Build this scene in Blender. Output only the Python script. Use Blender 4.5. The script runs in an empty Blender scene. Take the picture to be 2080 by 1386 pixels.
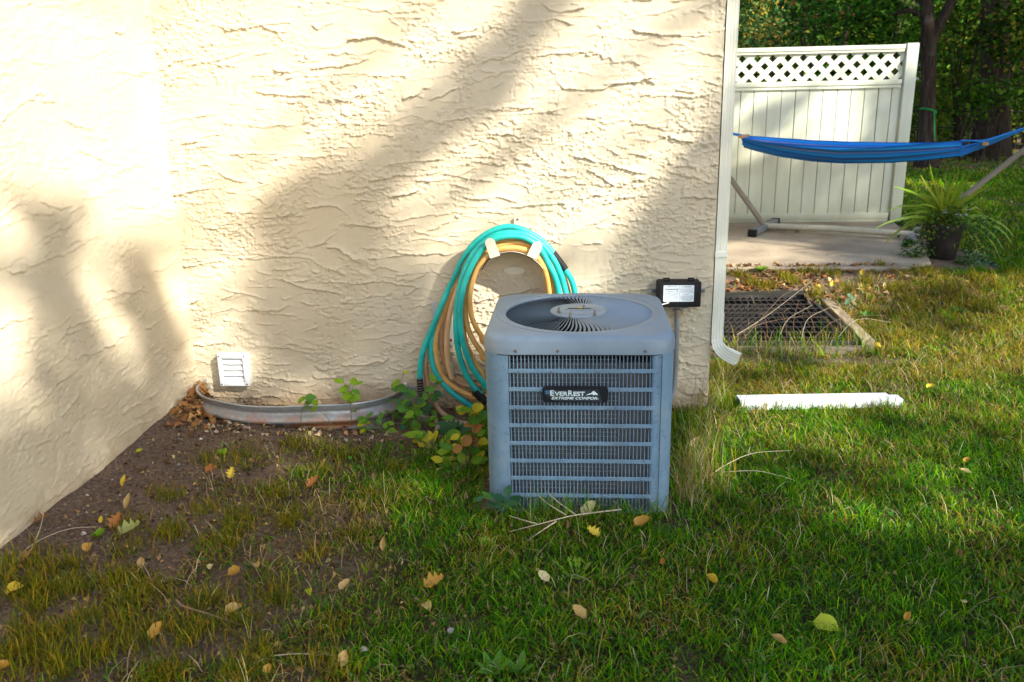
import bpy, bmesh, math, random
import numpy as np
from mathutils import Vector, Matrix, Quaternion

SC = bpy.context.scene
COL = SC.collection
rng = np.random.default_rng(11)
R = random.Random(5)

# ------------------------------------------------------------------ camera
PP = np.array([1040.0, 693.0]); FPX = 1726.375
def _axes():
    d = np.array([1165 - PP[0], 6650 - PP[1], FPX]); d /= np.linalg.norm(d)
    n = np.array([1168 - PP[0], 190 - PP[1], FPX]); n -= d * (n @ d); n /= np.linalg.norm(n)
    Z = -d; Y = n; X = np.cross(Y, Z)
    return np.stack([X, Y, Z])
CAMM = _axes()
CAMP = np.array([0.0, -4.279, 1.62])
cam_data = bpy.data.cameras.new('camera'); cam = bpy.data.objects.new('camera', cam_data); COL.objects.link(cam)
cam_data.sensor_width = 36; cam_data.sensor_fit = 'HORIZONTAL'; cam_data.lens = 36 * FPX / 2080
cam_data.clip_start = 0.05; cam_data.clip_end = 900
_m = Matrix(((CAMM[0][0], -CAMM[0][1], -CAMM[0][2], CAMP[0]),
             (CAMM[1][0], -CAMM[1][1], -CAMM[1][2], CAMP[1]),
             (CAMM[2][0], -CAMM[2][1], -CAMM[2][2], CAMP[2]), (0, 0, 0, 1)))
cam.matrix_world = _m
cam_data.dof.use_dof = True; cam_data.dof.focus_distance = 3.7; cam_data.dof.aperture_fstop = 4.5
SC.camera = cam

# ------------------------------------------------------------------ sky, sun, exposure
SUN = np.array([1.25, -.95, 1.05]); SUN = SUN / np.linalg.norm(SUN)      # towards the sun
SUN_EL = math.asin(SUN[2]); SUN_AZ = math.atan2(SUN[0], SUN[1])
world = bpy.data.worlds.new('World'); SC.world = world; world.use_nodes = True
nt = world.node_tree; bg = nt.nodes['Background']
sky = nt.nodes.new('ShaderNodeTexSky'); sky.sky_type = 'NISHITA'; sky.sun_disc = False
sky.sun_elevation = SUN_EL; sky.sun_rotation = SUN_AZ
nt.links.new(sky.outputs[0], bg.inputs[0]); bg.inputs[1].default_value = 0.135
sun_data = bpy.data.lights.new('sun', 'SUN'); sun_data.energy = 3.9; sun_data.angle = math.radians(0.55)
sun_data.color = (1.0, 0.955, 0.84)
sun = bpy.data.objects.new('sun', sun_data); COL.objects.link(sun)
sun.rotation_euler = Vector(-SUN).to_track_quat('-Z', 'Y').to_euler()
sun.location = (10, -12, 14)
SC.view_settings.view_transform = 'Standard'; SC.view_settings.look = 'None'
SC.view_settings.gamma = 1.0; SC.view_settings.use_curve_mapping = False
SC.view_settings.exposure = 1.54
SC.cycles.use_denoising = True
SC.cycles.max_bounces = 8; SC.cycles.diffuse_bounces = 4; SC.cycles.transmission_bounces = 4
SC.cycles.sample_clamp_indirect = 6

# ------------------------------------------------------------------ helpers: measuring the place
def ray(px, py):
    return CAMM @ np.array([px - PP[0], py - PP[1], FPX])
def on_y(px, py, y):
    r = ray(px, py); return CAMP + r * ((y - CAMP[1]) / r[1])
def on_z(px, py, z):
    r = ray(px, py); return CAMP + r * ((z - CAMP[2]) / r[2])
def on_x(px, py, x):
    r = ray(px, py); return CAMP + r * ((x - CAMP[0]) / r[0])
def on_v(px, py, p0, d):
    n = np.array([-d[1], d[0], 0.0]); r = ray(px, py)
    return CAMP + r * (n @ (np.asarray(p0) - CAMP) / (n @ r))
def proj(P):
    c = (np.atleast_2d(P) - CAMP) @ CAMM
    return c[:, :2] / np.maximum(c[:, 2:3], 1e-3) * FPX + PP
def sstep(a, b, x):
    t = np.clip((x - a) / (b - a), 0, 1); return t * t * (3 - 2 * t)

def vnoise(x, y, cell, seed=0):
    """smooth value noise at arbitrary coordinates"""
    x = np.asarray(x, float) / cell; y = np.asarray(y, float) / cell
    xi = np.floor(x).astype(np.int64); yi = np.floor(y).astype(np.int64)
    fx = x - xi; fy = y - yi
    fx = fx * fx * (3 - 2 * fx); fy = fy * fy * (3 - 2 * fy)
    def h(a, b):
        v = (a * 374761393 + b * 668265263 + seed * 1442695041) & 0xffffffff
        v = ((v ^ (v >> 13)) * 1274126177) & 0xffffffff
        v = v ^ (v >> 16)
        return (v & 0xffff) / 65535.0
    return (h(xi, yi) * (1 - fx) + h(xi + 1, yi) * fx) * (1 - fy) + (h(xi, yi + 1) * (1 - fx) + h(xi + 1, yi + 1) * fx) * fy
def fbm(x, y, cell, seed=0, octs=3):
    s = 0; a = 1; t = 0
    for k in range(octs):
        s = s + a * vnoise(x, y, cell / 2 ** k, seed + 17 * k); t += a; a *= .5
    return s / t

LWX = -2.06        # left wall plane
WR = 0.70          # right corner of the back wall
def gz(x, y):
    x = np.asarray(x, float); y = np.asarray(y, float)
    h = 0.085 * np.exp(-np.clip(x - LWX, 0, 9) / 0.28) * sstep(.3, -.25, y)
    h = h + 0.03 * np.exp(-np.clip(x - LWX, 0, 9) / 0.5) * sstep(-1.0, 0.0, y)
    h = h + 0.17 * sstep(1.9, 2.75, y) + 0.03 * sstep(2.8, 8, y)
    far = sstep(10, 40, np.hypot(x, y))
    h = h + (fbm(x, y, .55, 3) - .5) * .035 * (1 - far) + (fbm(x, y, .13, 9) - .5) * .016 * (1 - far) + far * (fbm(x, y, 9, 5) - .5) * .4
    return h
def on_g(px, py):
    z = 0.0
    for _ in range(12):
        p = on_z(px, py, z); z = 0.5 * z + 0.5 * float(gz(p[0], p[1]))
    p = on_z(px, py, z); p[2] = float(gz(p[0], p[1])); return p

# ------------------------------------------------------------------ helpers: objects
def tag(o, label=None, cat=None, group=None, kind=None):
    if label: o['label'] = label
    if cat: o['category'] = cat
    if group: o['group'] = group
    if kind: o['kind'] = kind
    return o
def thing(name, loc, label, cat, group=None):
    o = bpy.data.objects.new(name, None); COL.objects.link(o); o.location = Vector([float(v) for v in loc])
    o.empty_display_size = .1
    return tag(o, label, cat, group)
def root_loc(o):
    v = Vector((0, 0, 0))
    while o is not None:
        v += o.location; o = o.parent
    return np.array(v)

class MB:
    def __init__(self): self.v = []; self.f = []; self.m = []
    def add(self, vs, fs, mi=0):
        n = len(self.v); self.v += [tuple(map(float, p)) for p in vs]
        self.f += [tuple(i + n for i in f) for f in fs]; self.m += [mi] * len(fs); return self
    def box(self, c, s, bev=0.0, rot=None, mi=0):
        """c centre, s full sizes, bev chamfer, rot 3x3"""
        bm = bmesh.new(); bmesh.ops.create_cube(bm, size=1.0)
        for v in bm.verts: v.co = Vector((v.co.x * s[0], v.co.y * s[1], v.co.z * s[2]))
        if bev > 0:
            bmesh.ops.bevel(bm, geom=bm.edges[:], offset=min(bev, min(s) * .45), segments=2, profile=.6, affect='EDGES')
        bm.verts.index_update()
        vs = [np.array(v.co) for v in bm.verts]
        if rot is not None: vs = [rot @ p for p in vs]
        vs = [p + np.asarray(c, float) for p in vs]
        fs = [tuple(v.index for v in f.verts) for f in bm.faces]; bm.free()
        return self.add(vs, fs, mi)
    def tube(self, pts, rad, seg=8, cap=True, mi=0, flat=1.0):
        pts = np.asarray(pts, float); n = len(pts)
        rad = np.full(n, rad, float) if np.isscalar(rad) else np.asarray(rad, float)
        T = np.gradient(pts, axis=0); T /= np.maximum(np.linalg.norm(T, axis=1, keepdims=True), 1e-9)
        a = np.array([0, 0, 1.0]) if abs(T[0][2]) < .9 else np.array([1.0, 0, 0])
        N = np.cross(T[0], a); N /= np.linalg.norm(N); vs = []
        for i in range(n):
            N = N - T[i] * (N @ T[i]); N /= max(np.linalg.norm(N), 1e-9); B = np.cross(T[i], N)
            for k in range(seg):
                t = 2 * math.pi * k / seg
                vs.append(pts[i] + rad[i] * (math.cos(t) * N + flat * math.sin(t) * B))
        fs = [(i * seg + k, i * seg + (k + 1) % seg, (i + 1) * seg + (k + 1) % seg, (i + 1) * seg + k) for i in range(n - 1) for k in range(seg)]
        if cap: fs += [tuple(range(seg))[::-1], tuple((n - 1) * seg + k for k in range(seg))]
        return self.add(vs, fs, mi)
    def rings(self, rings, closed=True, cap0=False, cap1=False, mi=0):
        n = len(rings[0]); vs = [p for r in rings for p in r]; fs = []
        for i in range(len(rings) - 1):
            for k in range(n if closed else n - 1):
                fs.append((i * n + k, i * n + (k + 1) % n, (i + 1) * n + (k + 1) % n, (i + 1) * n + k))
        if cap0: fs.append(tuple(range(n))[::-1])
        if cap1: fs.append(tuple((len(rings) - 1) * n + k for k in range(n)))
        return self.add(vs, fs, mi)
    def lathe(self, prof, c=(0, 0, 0), seg=32, mi=0, cap0=False, cap1=False):
        rs = [[(c[0] + r * math.cos(2 * math.pi * k / seg), c[1] + r * math.sin(2 * math.pi * k / seg), c[2] + z) for k in range(seg)] for r, z in prof]
        return self.rings(rs, True, cap0, cap1, mi)
    def plate(self, poly, y0, y1, mi=0):
        """polygon in x,z extruded along y"""
        n = len(poly)
        vs = [(x, y0, z) for x, z in poly] + [(x, y1, z) for x, z in poly]
        fs = [tuple(range(n)), tuple(range(n, 2 * n))[::-1]] + [(i, i + n, (i + 1) % n + n, (i + 1) % n) for i in range(n)]
        return self.add(vs, fs, mi)
    def build(self, name, mats, parent=None, smooth=False, origin=None, local=False):
        if not isinstance(mats, (list, tuple)): mats = [mats]
        o0 = np.zeros(3)
        if parent is not None and not local: o0 = root_loc(parent)
        if origin is not None: o0 = np.asarray(origin, float)
        me = bpy.data.meshes.new(name)
        me.from_pydata([tuple(np.asarray(p) - o0) for p in self.v], [], self.f)
        for m in mats: me.materials.append(m)
        if len(mats) > 1: me.polygons.foreach_set('material_index', self.m)
        bm = bmesh.new(); bm.from_mesh(me); bmesh.ops.recalc_face_normals(bm, faces=bm.faces[:]); bm.to_mesh(me); bm.free()
        if smooth:
            me.polygons.foreach_set('use_smooth', [True] * len(me.polygons))
            try: me.set_sharp_from_angle(angle=math.radians(smooth if smooth is not True else 40))
            except Exception: pass
        me.update()
        o = bpy.data.objects.new(name, me); COL.objects.link(o)
        if parent is not None: o.parent = parent
        elif origin is not None: o.location = Vector(map(float, o0))
        return o

def np_mesh(name, V, F, mat, color=None, parent=None, smooth=False, loc=None, cname='tint'):
    """big mesh from arrays; F is (n,3) or (n,4); color per vertex (n,3)"""
    me = bpy.data.meshes.new(name)
    V = np.asarray(V, np.float32); F = np.asarray(F, np.int32)
    if loc is not None: V = V - np.asarray(loc, np.float32)
    k = F.shape[1]
    me.vertices.add(len(V)); me.vertices.foreach_set('co', V.ravel())
    me.loops.add(F.size); me.loops.foreach_set('vertex_index', F.ravel())
    me.polygons.add(len(F)); me.polygons.foreach_set('loop_start', np.arange(0, F.size, k, dtype=np.int32))
    try: me.polygons.foreach_set('loop_total', np.full(len(F), k, np.int32))
    except Exception: pass
    if smooth: me.polygons.foreach_set('use_smooth', np.ones(len(F), bool))
    me.update(calc_edges=True); me.validate()
    if color is not None:
        at = me.color_attributes.new(cname, 'FLOAT_COLOR', 'POINT')
        c = np.ones((len(V), 4), np.float32); c[:, :3] = color
        at.data.foreach_set('color', c.ravel())
    me.materials.append(mat)
    o = bpy.data.objects.new(name, me); COL.objects.link(o)
    if parent is not None: o.parent = parent
    if loc is not None and parent is None: o.location = Vector(map(float, loc))
    return o

def spline(pts, n=8):
    """Catmull-Rom through the points"""
    P = np.asarray(pts, float); P = np.vstack([2 * P[0] - P[1], P, 2 * P[-1] - P[-2]]); out = []
    for i in range(1, len(P) - 2):
        for t in np.linspace(0, 1, n, endpoint=False):
            a, b, c, d = P[i - 1], P[i], P[i + 1], P[i + 2]
            out.append(.5 * (2 * b + (c - a) * t + (2 * a - 5 * b + 4 * c - d) * t * t + (3 * b - a - 3 * c + d) * t ** 3))
    out.append(P[-2]); return np.array(out)
def rotm(axis, ang):
    return np.array(Matrix.Rotation(ang, 3, Vector(axis)))
def dup(o, parent=None):
    c = o.copy(); COL.objects.link(c)
    if parent is not None: c.parent = parent
    for ch in list(o.children): dup(ch, c)
    return c

# ------------------------------------------------------------------ materials
def mat(name, base=(.5, .5, .5), rough=.6, metal=0.0, spec=.5):
    m = bpy.data.materials.new(name); m.use_nodes = True
    b = m.node_tree.nodes['Principled BSDF']
    b.inputs['Base Color'].default_value = (*base, 1); b.inputs['Roughness'].default_value = rough
    b.inputs['Metallic'].default_value = metal; b.inputs['Specular IOR Level'].default_value = spec
    return m
class NB:
    """small node-building helper on a material"""
    def __init__(self, m):
        self.m = m; self.t = m.node_tree; self.b = self.t.nodes['Principled BSDF']
        self.geo = self.n('ShaderNodeTexCoord')
    def n(self, typ, **kw):
        x = self.t.nodes.new(typ)
        for k, v in kw.items(): setattr(x, k, v)
        return x
    def l(self, a, b): self.t.links.new(a, b)
    def noise(self, scale, detail=4, rough=.55, vec=None, stretch=None, dist=0.0):
        x = self.n('ShaderNodeTexNoise'); x.inputs['Scale'].default_value = scale
        x.inputs['Detail'].default_value = detail; x.inputs['Roughness'].default_value = rough; x.inputs['Distortion'].default_value = dist
        src = vec if vec is not None else self.geo.outputs['Object']
        if stretch:
            mp = self.n('ShaderNodeMapping'); mp.inputs['Scale'].default_value = stretch; self.l(src, mp.inputs[0]); src = mp.outputs[0]
        self.l(src, x.inputs['Vector']); return x.outputs['Fac']
    def ramp(self, fac, stops):
        r = self.n('ShaderNodeValToRGB'); e = r.color_ramp.elements
        while len(e) < len(stops): e.new(.5)
        for i, (p, c) in enumerate(stops): e[i].position = p; e[i].color = (*c, 1) if len(c) == 3 else c
        self.l(fac, r.inputs[0]); return r.outputs[0]
    def mix(self, fac, a, b, mode='MIX'):
        x = self.n('ShaderNodeMix', data_type='RGBA', blend_type=mode)
        if isinstance(fac, (int, float)): x.inputs[0].default_value = fac
        else: self.l(fac, x.inputs[0])
        for s, v in ((6, a), (7, b)):
            if isinstance(v, tuple): x.inputs[s].default_value = (*v, 1)
            else: self.l(v, x.inputs[s])
        return x.outputs[2]
    def math(self, op, a, b=0.0):
        x = self.n('ShaderNodeMath', operation=op)
        for i, v in enumerate((a, b)):
            if isinstance(v, (int, float)): x.inputs[i].default_value = v
            else: self.l(v, x.inputs[i])
        return x.outputs[0]
    def bump(self, h, strength=.3, dist=.01, prev=None):
        x = self.n('ShaderNodeBump'); x.inputs['Strength'].default_value = strength; x.inputs['Distance'].default_value = dist
        self.l(h, x.inputs['Height'])
        if prev is not None: self.l(prev, x.inputs['Normal'])
        self.l(x.outputs[0], self.b.inputs['Normal']); return x.outputs[0]
    def color(self, c): self.l(c, self.b.inputs['Base Color'])
    def rough(self, c): self.l(c, self.b.inputs['Roughness'])
def weathered(name, base, rough=.55, dirt=(.08, .06, .04), amount=.35, scale=9, metal=0.0, bump=.1, stretch=None, spec=.5):
    m = mat(name, base, rough, metal, spec); k = NB(m)
    a = k.noise(scale, 6, .65, stretch=stretch); b = k.noise(scale * 9, 3, .6)
    fac = k.ramp(a, [(.38, (0, 0, 0)), (.78, (amount,) * 3)])
    c = k.mix(fac, base, dirt)
    f2 = k.ramp(b, [(.62, (0, 0, 0)), (.75, (amount * .8,) * 3)])
    c = k.mix(f2, c, dirt); k.color(c)
    k.rough(k.ramp(a, [(.3, (rough,) * 3), (.8, (min(1, rough + .25),) * 3)]))
    if bump: k.bump(b, bump, .002)
    return m
def leafy(name, trans=.35, rough=.55, attr='tint', base=None, noise=None, spec=.25, mul=1.0):
    """thin leaf: principled front mixed with translucency, colour from the mesh attribute or base"""
    m = mat(name, base or (.1, .1, .03), rough, 0, spec); k = NB(m)
    if base is None:
        a = k.n('ShaderNodeAttribute', attribute_name=attr); col = a.outputs['Color']
        if mul != 1.0: col = k.mix(1.0, col, (mul, mul, mul), 'MULTIPLY')
    else:
        rgb = k.n('ShaderNodeRGB'); rgb.outputs[0].default_value = (*base, 1); col = rgb.outputs[0]
    if noise:
        nz = k.noise(noise[0], 4, .6); fac = k.ramp(nz, [(.45, (0, 0, 0)), (.72, (noise[2],) * 3)])
        col = k.mix(fac, col, noise[1])
    k.color(col)
    tr = k.n('ShaderNodeBsdfTranslucent'); k.l(col, tr.inputs['Color'])
    mx = k.n('ShaderNodeMixShader'); mx.inputs[0].default_value = trans
    out = k.t.nodes['Material Output']
    k.l(k.b.outputs[0], mx.inputs[1]); k.l(tr.outputs[0], mx.inputs[2]); k.l(mx.outputs[0], out.inputs['Surface'])
    return m

# stucco
M_STUCCO = mat('stucco', (.66, .55, .40), .92, 0, .15)
def _stucco(m):
    k = NB(m)
    big = k.noise(1.6, 5, .6); mid = k.noise(22, 5, .65); fine = k.noise(230, 4, .7); gr = k.noise(520, 2, .6)
    c = k.ramp(big, [(.3, (.56, .465, .32)), (.55, (.605, .515, .37)), (.78, (.64, .56, .42))])
    c = k.mix(k.ramp(mid, [(.45, (0, 0, 0)), (.75, (.35, .35, .35))]), c, (.53, .43, .29))
    sep = k.n('ShaderNodeSeparateXYZ'); k.l(k.geo.outputs['Object'], sep.inputs[0])
    # soil splashed on the foot of the wall
    hgt = k.math('ADD', sep.outputs['Z'], k.math('MULTIPLY', k.noise(14, 5, .7), .32))
    dirt = k.ramp(hgt, [(.15, (.75, .75, .75)), (.34, (0, 0, 0))])
    c = k.mix(dirt, c, (.34, .22, .12)); k.color(c)
    b = k.bump(fine, .55, .004); k.bump(gr, .35, .002, b)
_stucco(M_STUCCO)
M_SOIL = mat('soil', (.09, .055, .035), .95, 0, .02)
def _soil(m):
    k = NB(m)
    a = k.n('ShaderNodeAttribute', attribute_name='tint')
    n1 = k.noise(7, 6, .65); n2 = k.noise(60, 6, .75); n3 = k.noise(240, 3, .7)
    c = k.ramp(n2, [(.3, (.10, .066, .046)), (.5, (.235, .165, .12)), (.72, (.42, .315, .24))])
    c = k.mix(k.ramp(n3, [(.66, (0, 0, 0)), (.74, (.6, .6, .6))]), c, (.30, .23, .16))
    g = k.ramp(n2, [(.3, (.030, .024, .012)), (.6, (.085, .065, .035)), (.75, (.18, .135, .08))])
    c = k.mix(a.outputs['Color'], c, g); k.color(c)
    b = k.bump(n2, .8, .02); k.bump(n3, .6, .006, b)
_soil(M_SOIL)
M_CONC = mat('concrete', (.40, .34, .28), .85, 0, .2)
def _conc(m):
    k = NB(m); n1 = k.noise(1.8, 6, .65); n2 = k.noise(45, 5, .7)
    c = k.ramp(n1, [(.3, (.24, .18, .12)), (.5, (.38, .30, .205)), (.7, (.48, .39, .275))])
    c = k.mix(k.ramp(n2, [(.5, (0, 0, 0)), (.7, (.5, .5, .5))]), c, (.24, .19, .15)); k.color(c); k.bump(n2, .3, .005)
_conc(M_CONC)
M_VINYL = mat('fence_vinyl', (.74, .73, .62), .45, 0, .4)
def _vinyl(m):
    k = NB(m); n1 = k.noise(2.5, 5, .6, stretch=(3, 3, .6)); n2 = k.noise(40, 4, .7)
    c = k.ramp(n1, [(.3, (.58, .585, .42)), (.7, (.68, .685, .55))])
    sep = k.n('ShaderNodeSeparateXYZ'); k.l(k.geo.outputs['Object'], sep.inputs[0])
    hgt = k.math('ADD', sep.outputs['Z'], k.math('MULTIPLY', n2, .2))
    c = k.mix(k.ramp(hgt, [(.1, (.5, .5, .5)), (.35, (0, 0, 0))]), c, (.34, .33, .20)); k.color(c)
_vinyl(M_VINYL)
M_VINYL_STAIN = mat('fence_stain', (.52, .42, .20), .6)
M_ACPAINT = mat('painted_steel', (.30, .36, .41), .42, 0, .5)
def _ac(m):
    k = NB(m); n1 = k.noise(5, 6, .7); n2 = k.noise(55, 5, .75); n3 = k.noise(12, 5, .7, stretch=(1.2, 1.2, .12)); n4 = k.noise(170, 3, .6)
    c = k.ramp(n1, [(.3, (.115, .205, .30)), (.55, (.15, .25, .35)), (.75, (.21, .30, .37))])
    c = k.mix(k.ramp(n3, [(.50, (0, 0, 0)), (.74, (.55, .55, .55))]), c, (.15, .16, .16))
    c = k.mix(k.ramp(n2, [(.58, (0, 0, 0)), (.66, (.85, .85, .85))]), c, (.075, .08, .085))
    c = k.mix(k.ramp(n4, [(.68, (0, 0, 0)), (.74, (.5, .5, .5))]), c, (.40, .42, .42))
    k.color(c); k.rough(k.ramp(n1, [(.3, (.38,) * 3), (.75, (.62,) * 3)])); k.bump(n4, .06, .001)
_ac(M_ACPAINT)
M_ACTOP = mat('faded_painted_steel', (.36, .40, .43), .45, 0, .5)
def _act(m):
    k = NB(m); n1 = k.noise(4, 6, .7); n2 = k.noise(70, 5, .75); n4 = k.noise(200, 3, .6)
    c = k.ramp(n1, [(.3, (.16, .22, .28)), (.55, (.205, .265, .315)), (.78, (.27, .305, .32))])
    c = k.mix(k.ramp(n2, [(.62, (0, 0, 0)), (.72, (.5, .5, .5))]), c, (.17, .175, .18))
    c = k.mix(k.ramp(n4, [(.70, (0, 0, 0)), (.75, (.6, .6, .6))]), c, (.50, .50, .47))
    k.color(c); k.rough(k.ramp(n1, [(.3, (.36,) * 3), (.75, (.6,) * 3)])); k.bump(n4, .06, .001)
_act(M_ACTOP)
M_COIL = weathered('condenser_coil', (.17, .155, .15), .7, (.26, .23, .19), .5, 25, bump=.4)
M_COILTUBE = mat('coil_tube', (.42, .42, .40), .45, .5)
M_DARK = mat('dark_interior', (.012, .011, .010), .8)
M_BLACKPL = weathered('black_plastic', (.008, .008, .010), .5, (.04, .036, .03), .3, 30, bump=.05, spec=.25)
M_BADGE = mat('badge_black', (.012, .013, .018), .3)
M_BADGEFIELD = mat('badge_field', (.028, .036, .052), .3)
M_BADGEBLUE = mat('badge_blue', (.06, .14, .24), .35)
M_SILVER = mat('silver_print', (.62, .74, .74), .4)
M_LABEL = weathered('paper_label', (.66, .72, .77), .5, (.5, .55, .55), .3, 20, bump=0)
M_INK = mat('ink', (.10, .11, .13), .6)
M_SCREW = weathered('screw_steel', (.22, .20, .19), .45, (.12, .06, .03), .6, 60, metal=.7)
M_GALV = mat('galvanised_steel', (.42, .44, .45), .42, .85)
def _galv(m):
    k = NB(m); n1 = k.noise(7, 5, .7); n2 = k.noise(38, 5, .7); n3 = k.noise(5, 6, .75, stretch=(1, 1, 2.2))
    c = k.ramp(n2, [(.3, (.34, .36, .375)), (.6, (.43, .445, .45)), (.78, (.54, .55, .55))])
    sep = k.n('ShaderNodeSeparateXYZ'); k.l(k.geo.outputs['Object'], sep.inputs[0])
    low = k.ramp(sep.outputs['Z'], [(.03, (1, 1, 1)), (.115, (0, 0, 0))])
    f = k.mix(1.0, low, k.ramp(n3, [(.45, (0, 0, 0)), (.56, (1, 1, 1))]), 'MULTIPLY')
    c = k.mix(f, c, (.33, .125, .035))
    low2 = k.ramp(k.math('ADD', sep.outputs['Z'], k.math('MULTIPLY', n1, .05)), [(.025, (.7, .7, .7)), (.055, (0, 0, 0))])
    c = k.mix(low2, c, (.20, .13, .08)); k.color(c)
    k.l(k.ramp(f, [(0, (.7,) * 3), (.6, (.05,) * 3)]), k.b.inputs['Metallic'])
    k.rough(k.ramp(n1, [(.3, (.36,) * 3), (.8, (.6,) * 3)])); k.bump(n2, .12, .003)
_galv(M_GALV)
M_WHITEPL = weathered('white_plastic', (.70, .71, .72), .45, (.46, .42, .34), .4, 12, bump=.03)
M_DSP = weathered('cream_painted_aluminium', (.80, .775, .64), .4, (.60, .53, .30), .45, 7, bump=.03, stretch=(1, 1, .25))
M_TEAL = mat('teal_hose_vinyl', (.008, .36, .32), .38, 0, .5)
def _hose(m, base, dark, light):
    k = NB(m); n1 = k.noise(9, 5, .7); n2 = k.noise(120, 4, .7)
    c = k.ramp(n1, [(.28, dark), (.5, base), (.75, light)])
    c = k.mix(k.ramp(n2, [(.6, (0, 0, 0)), (.72, (.45, .45, .45))]), c, tuple(v * .45 for v in base)); k.color(c)
    k.rough(k.ramp(n2, [(.3, (.32,) * 3), (.7, (.6,) * 3)])); k.bump(n2, .1, .001)
_hose(M_TEAL, (.010, .40, .345), (.006, .27, .25), (.03, .50, .43))
M_TAN = mat('tan_hose_rubber', (.62, .33, .08), .45); _hose(M_TAN, (.60, .31, .075), (.42, .20, .06), (.68, .42, .15))
M_BROWN = mat('brown_hose_rubber', (.36, .2, .1), .5); _hose(M_BROWN, (.40, .215, .10), (.28, .15, .075), (.52, .31, .17))
M_PEACH = mat('peach_hose_rubber', (.66, .40, .22), .5); _hose(M_PEACH, (.64, .37, .19), (.5, .28, .14), (.72, .48, .29))
M_HANGER = weathered('cream_enamel', (.66, .60, .46), .4, (.4, .33, .2), .3, 20, bump=.03)
M_BRASS = mat('zinc_brass', (.5, .47, .40), .35, .9)
M_REDKNOB = mat('red_handle', (.45, .03, .02), .5)
M_GREYPL = weathered('grey_plate', (.46, .47, .46), .6, (.3, .27, .2), .4, 20)
M_CONDUIT = weathered('grey_conduit', (.20, .215, .23), .5, (.12, .11, .1), .4, 30)
M_STEELGRATE = weathered('grate_steel', (.042, .039, .038), .55, (.06, .035, .02), .5, 25, metal=.3)
M_TIMBER = mat('weathered_timber', (.36, .28, .17), .9, 0, .15)
def _timber(m, a, b, c3, st):
    k = NB(m); n1 = k.noise(9, 6, .7, stretch=st); n2 = k.noise(60, 4, .7, stretch=st)
    c = k.ramp(n1, [(.3, a), (.5, b), (.72, c3)]); c = k.mix(k.ramp(n2, [(.52, (0, 0, 0)), (.68, (.6, .6, .6))]), c, tuple(v * .4 for v in a)); k.color(c); k.bump(n2, .5, .006)
_timber(M_TIMBER, (.22, .165, .10), (.34, .265, .16), (.45, .36, .22), (4, .35, 4))
M_TIMBERX = mat('weathered_timber_edge', (.3, .25, .17), .9, 0, .15); _timber(M_TIMBERX, (.10, .08, .055), (.17, .14, .10), (.24, .20, .14), (.35, 4, 4))
M_STANDTUBE = weathered('taupe_powder_coat', (.27, .225, .165), .45, (.16, .13, .09), .3, 15)
M_STANDLIT = weathered('lit_base_tube', (.58, .53, .40), .5, (.3, .25, .17), .3, 12)  # base tube paled: the light falling on it is put into its colour
M_STANDFOOT = weathered('grey_foot_tube', (.20, .20, .20), .45, (.1, .1, .1), .3, 15)
M_HAMMOCK = mat('blue_hammock_fabric', (.03, .16, .5), .85, 0, .15)
def _ham(m):
    k = NB(m); a = k.n('ShaderNodeAttribute', attribute_name='tint')
    sep = k.n('ShaderNodeSeparateColor'); k.l(a.outputs['Color'], sep.inputs[0])
    w = k.math('FRACT', k.math('MULTIPLY', sep.outputs[0], 6.0))
    c = k.ramp(w, [(0, (.012, .12, .48)), (.20, (.02, .20, .68)), (.28, (.03, .34, .75)), (.40, (.012, .05, .24)), (.50, (.16, .24, .46)), (.60, (.012, .14, .56)), (.80, (.02, .28, .74)), (1, (.012, .06, .30))])
    k.t.nodes[-1].color_ramp.interpolation = 'LINEAR'; k.color(c); k.bump(k.noise(160, 3, .6, stretch=(1, 1, 1)), .3, .003)
_ham(M_HAMMOCK)
M_CORD = mat('blue_cord', (.02, .20, .56), .8)
M_WOODBAR = weathered('spreader_wood', (.50, .27, .10), .6, (.2, .1, .04), .4, 30)
M_POT = weathered('dark_resin', (.012, .010, .010), .5, (.10, .06, .04), .4, 12)
M_BARK = mat('bark', (.055, .04, .03), .95, 0, .1)
def _bark(m):
    k = NB(m); n1 = k.noise(9, 6, .75, stretch=(2.4, 2.4, .35)); n2 = k.noise(3, 4, .6)
    c = k.ramp(n1, [(.3, (.018, .012, .009)), (.5, (.055, .038, .027)), (.72, (.12, .088, .064))])
    c = k.mix(k.ramp(n2, [(.6, (0, 0, 0)), (.75, (.5, .5, .5))]), c, (.14, .13, .11)); k.color(c); k.bump(n1, 1.0, .05)
_bark(M_BARK)
M_GRASS = leafy('grass_blade', .38, .75, spec=.04)
M_STRAW = leafy('dry_straw', .25, .75, spec=.05)
M_LEAF = leafy('tree_foliage', .40, .6, spec=.12)
M_LITTER = leafy('leaf_litter', .2, .7)
M_STEM = mat('brown_stem', (.16, .085, .04), .7)
M_GSTEM = mat('green_stem', (.10, .15, .035), .6)
M_STONE = weathered('stone', (.30, .25, .20), .85, (.16, .11, .08), .6, 14, bump=.4)
M_PEBBLE = leafy('pebble', 0.0, .8)
M_PETAL = leafy('white_petal', .3, .5, base=(.8, .8, .78))
M_WIRE = mat('fence_wire', (.03, .03, .028), .5, .5)
M_RIBBON = leafy('green_ribbon', .3, .4, base=(.01, .28, .05))
M_SIDING = mat('grey_siding', (.16, .19, .22), .7)
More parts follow.
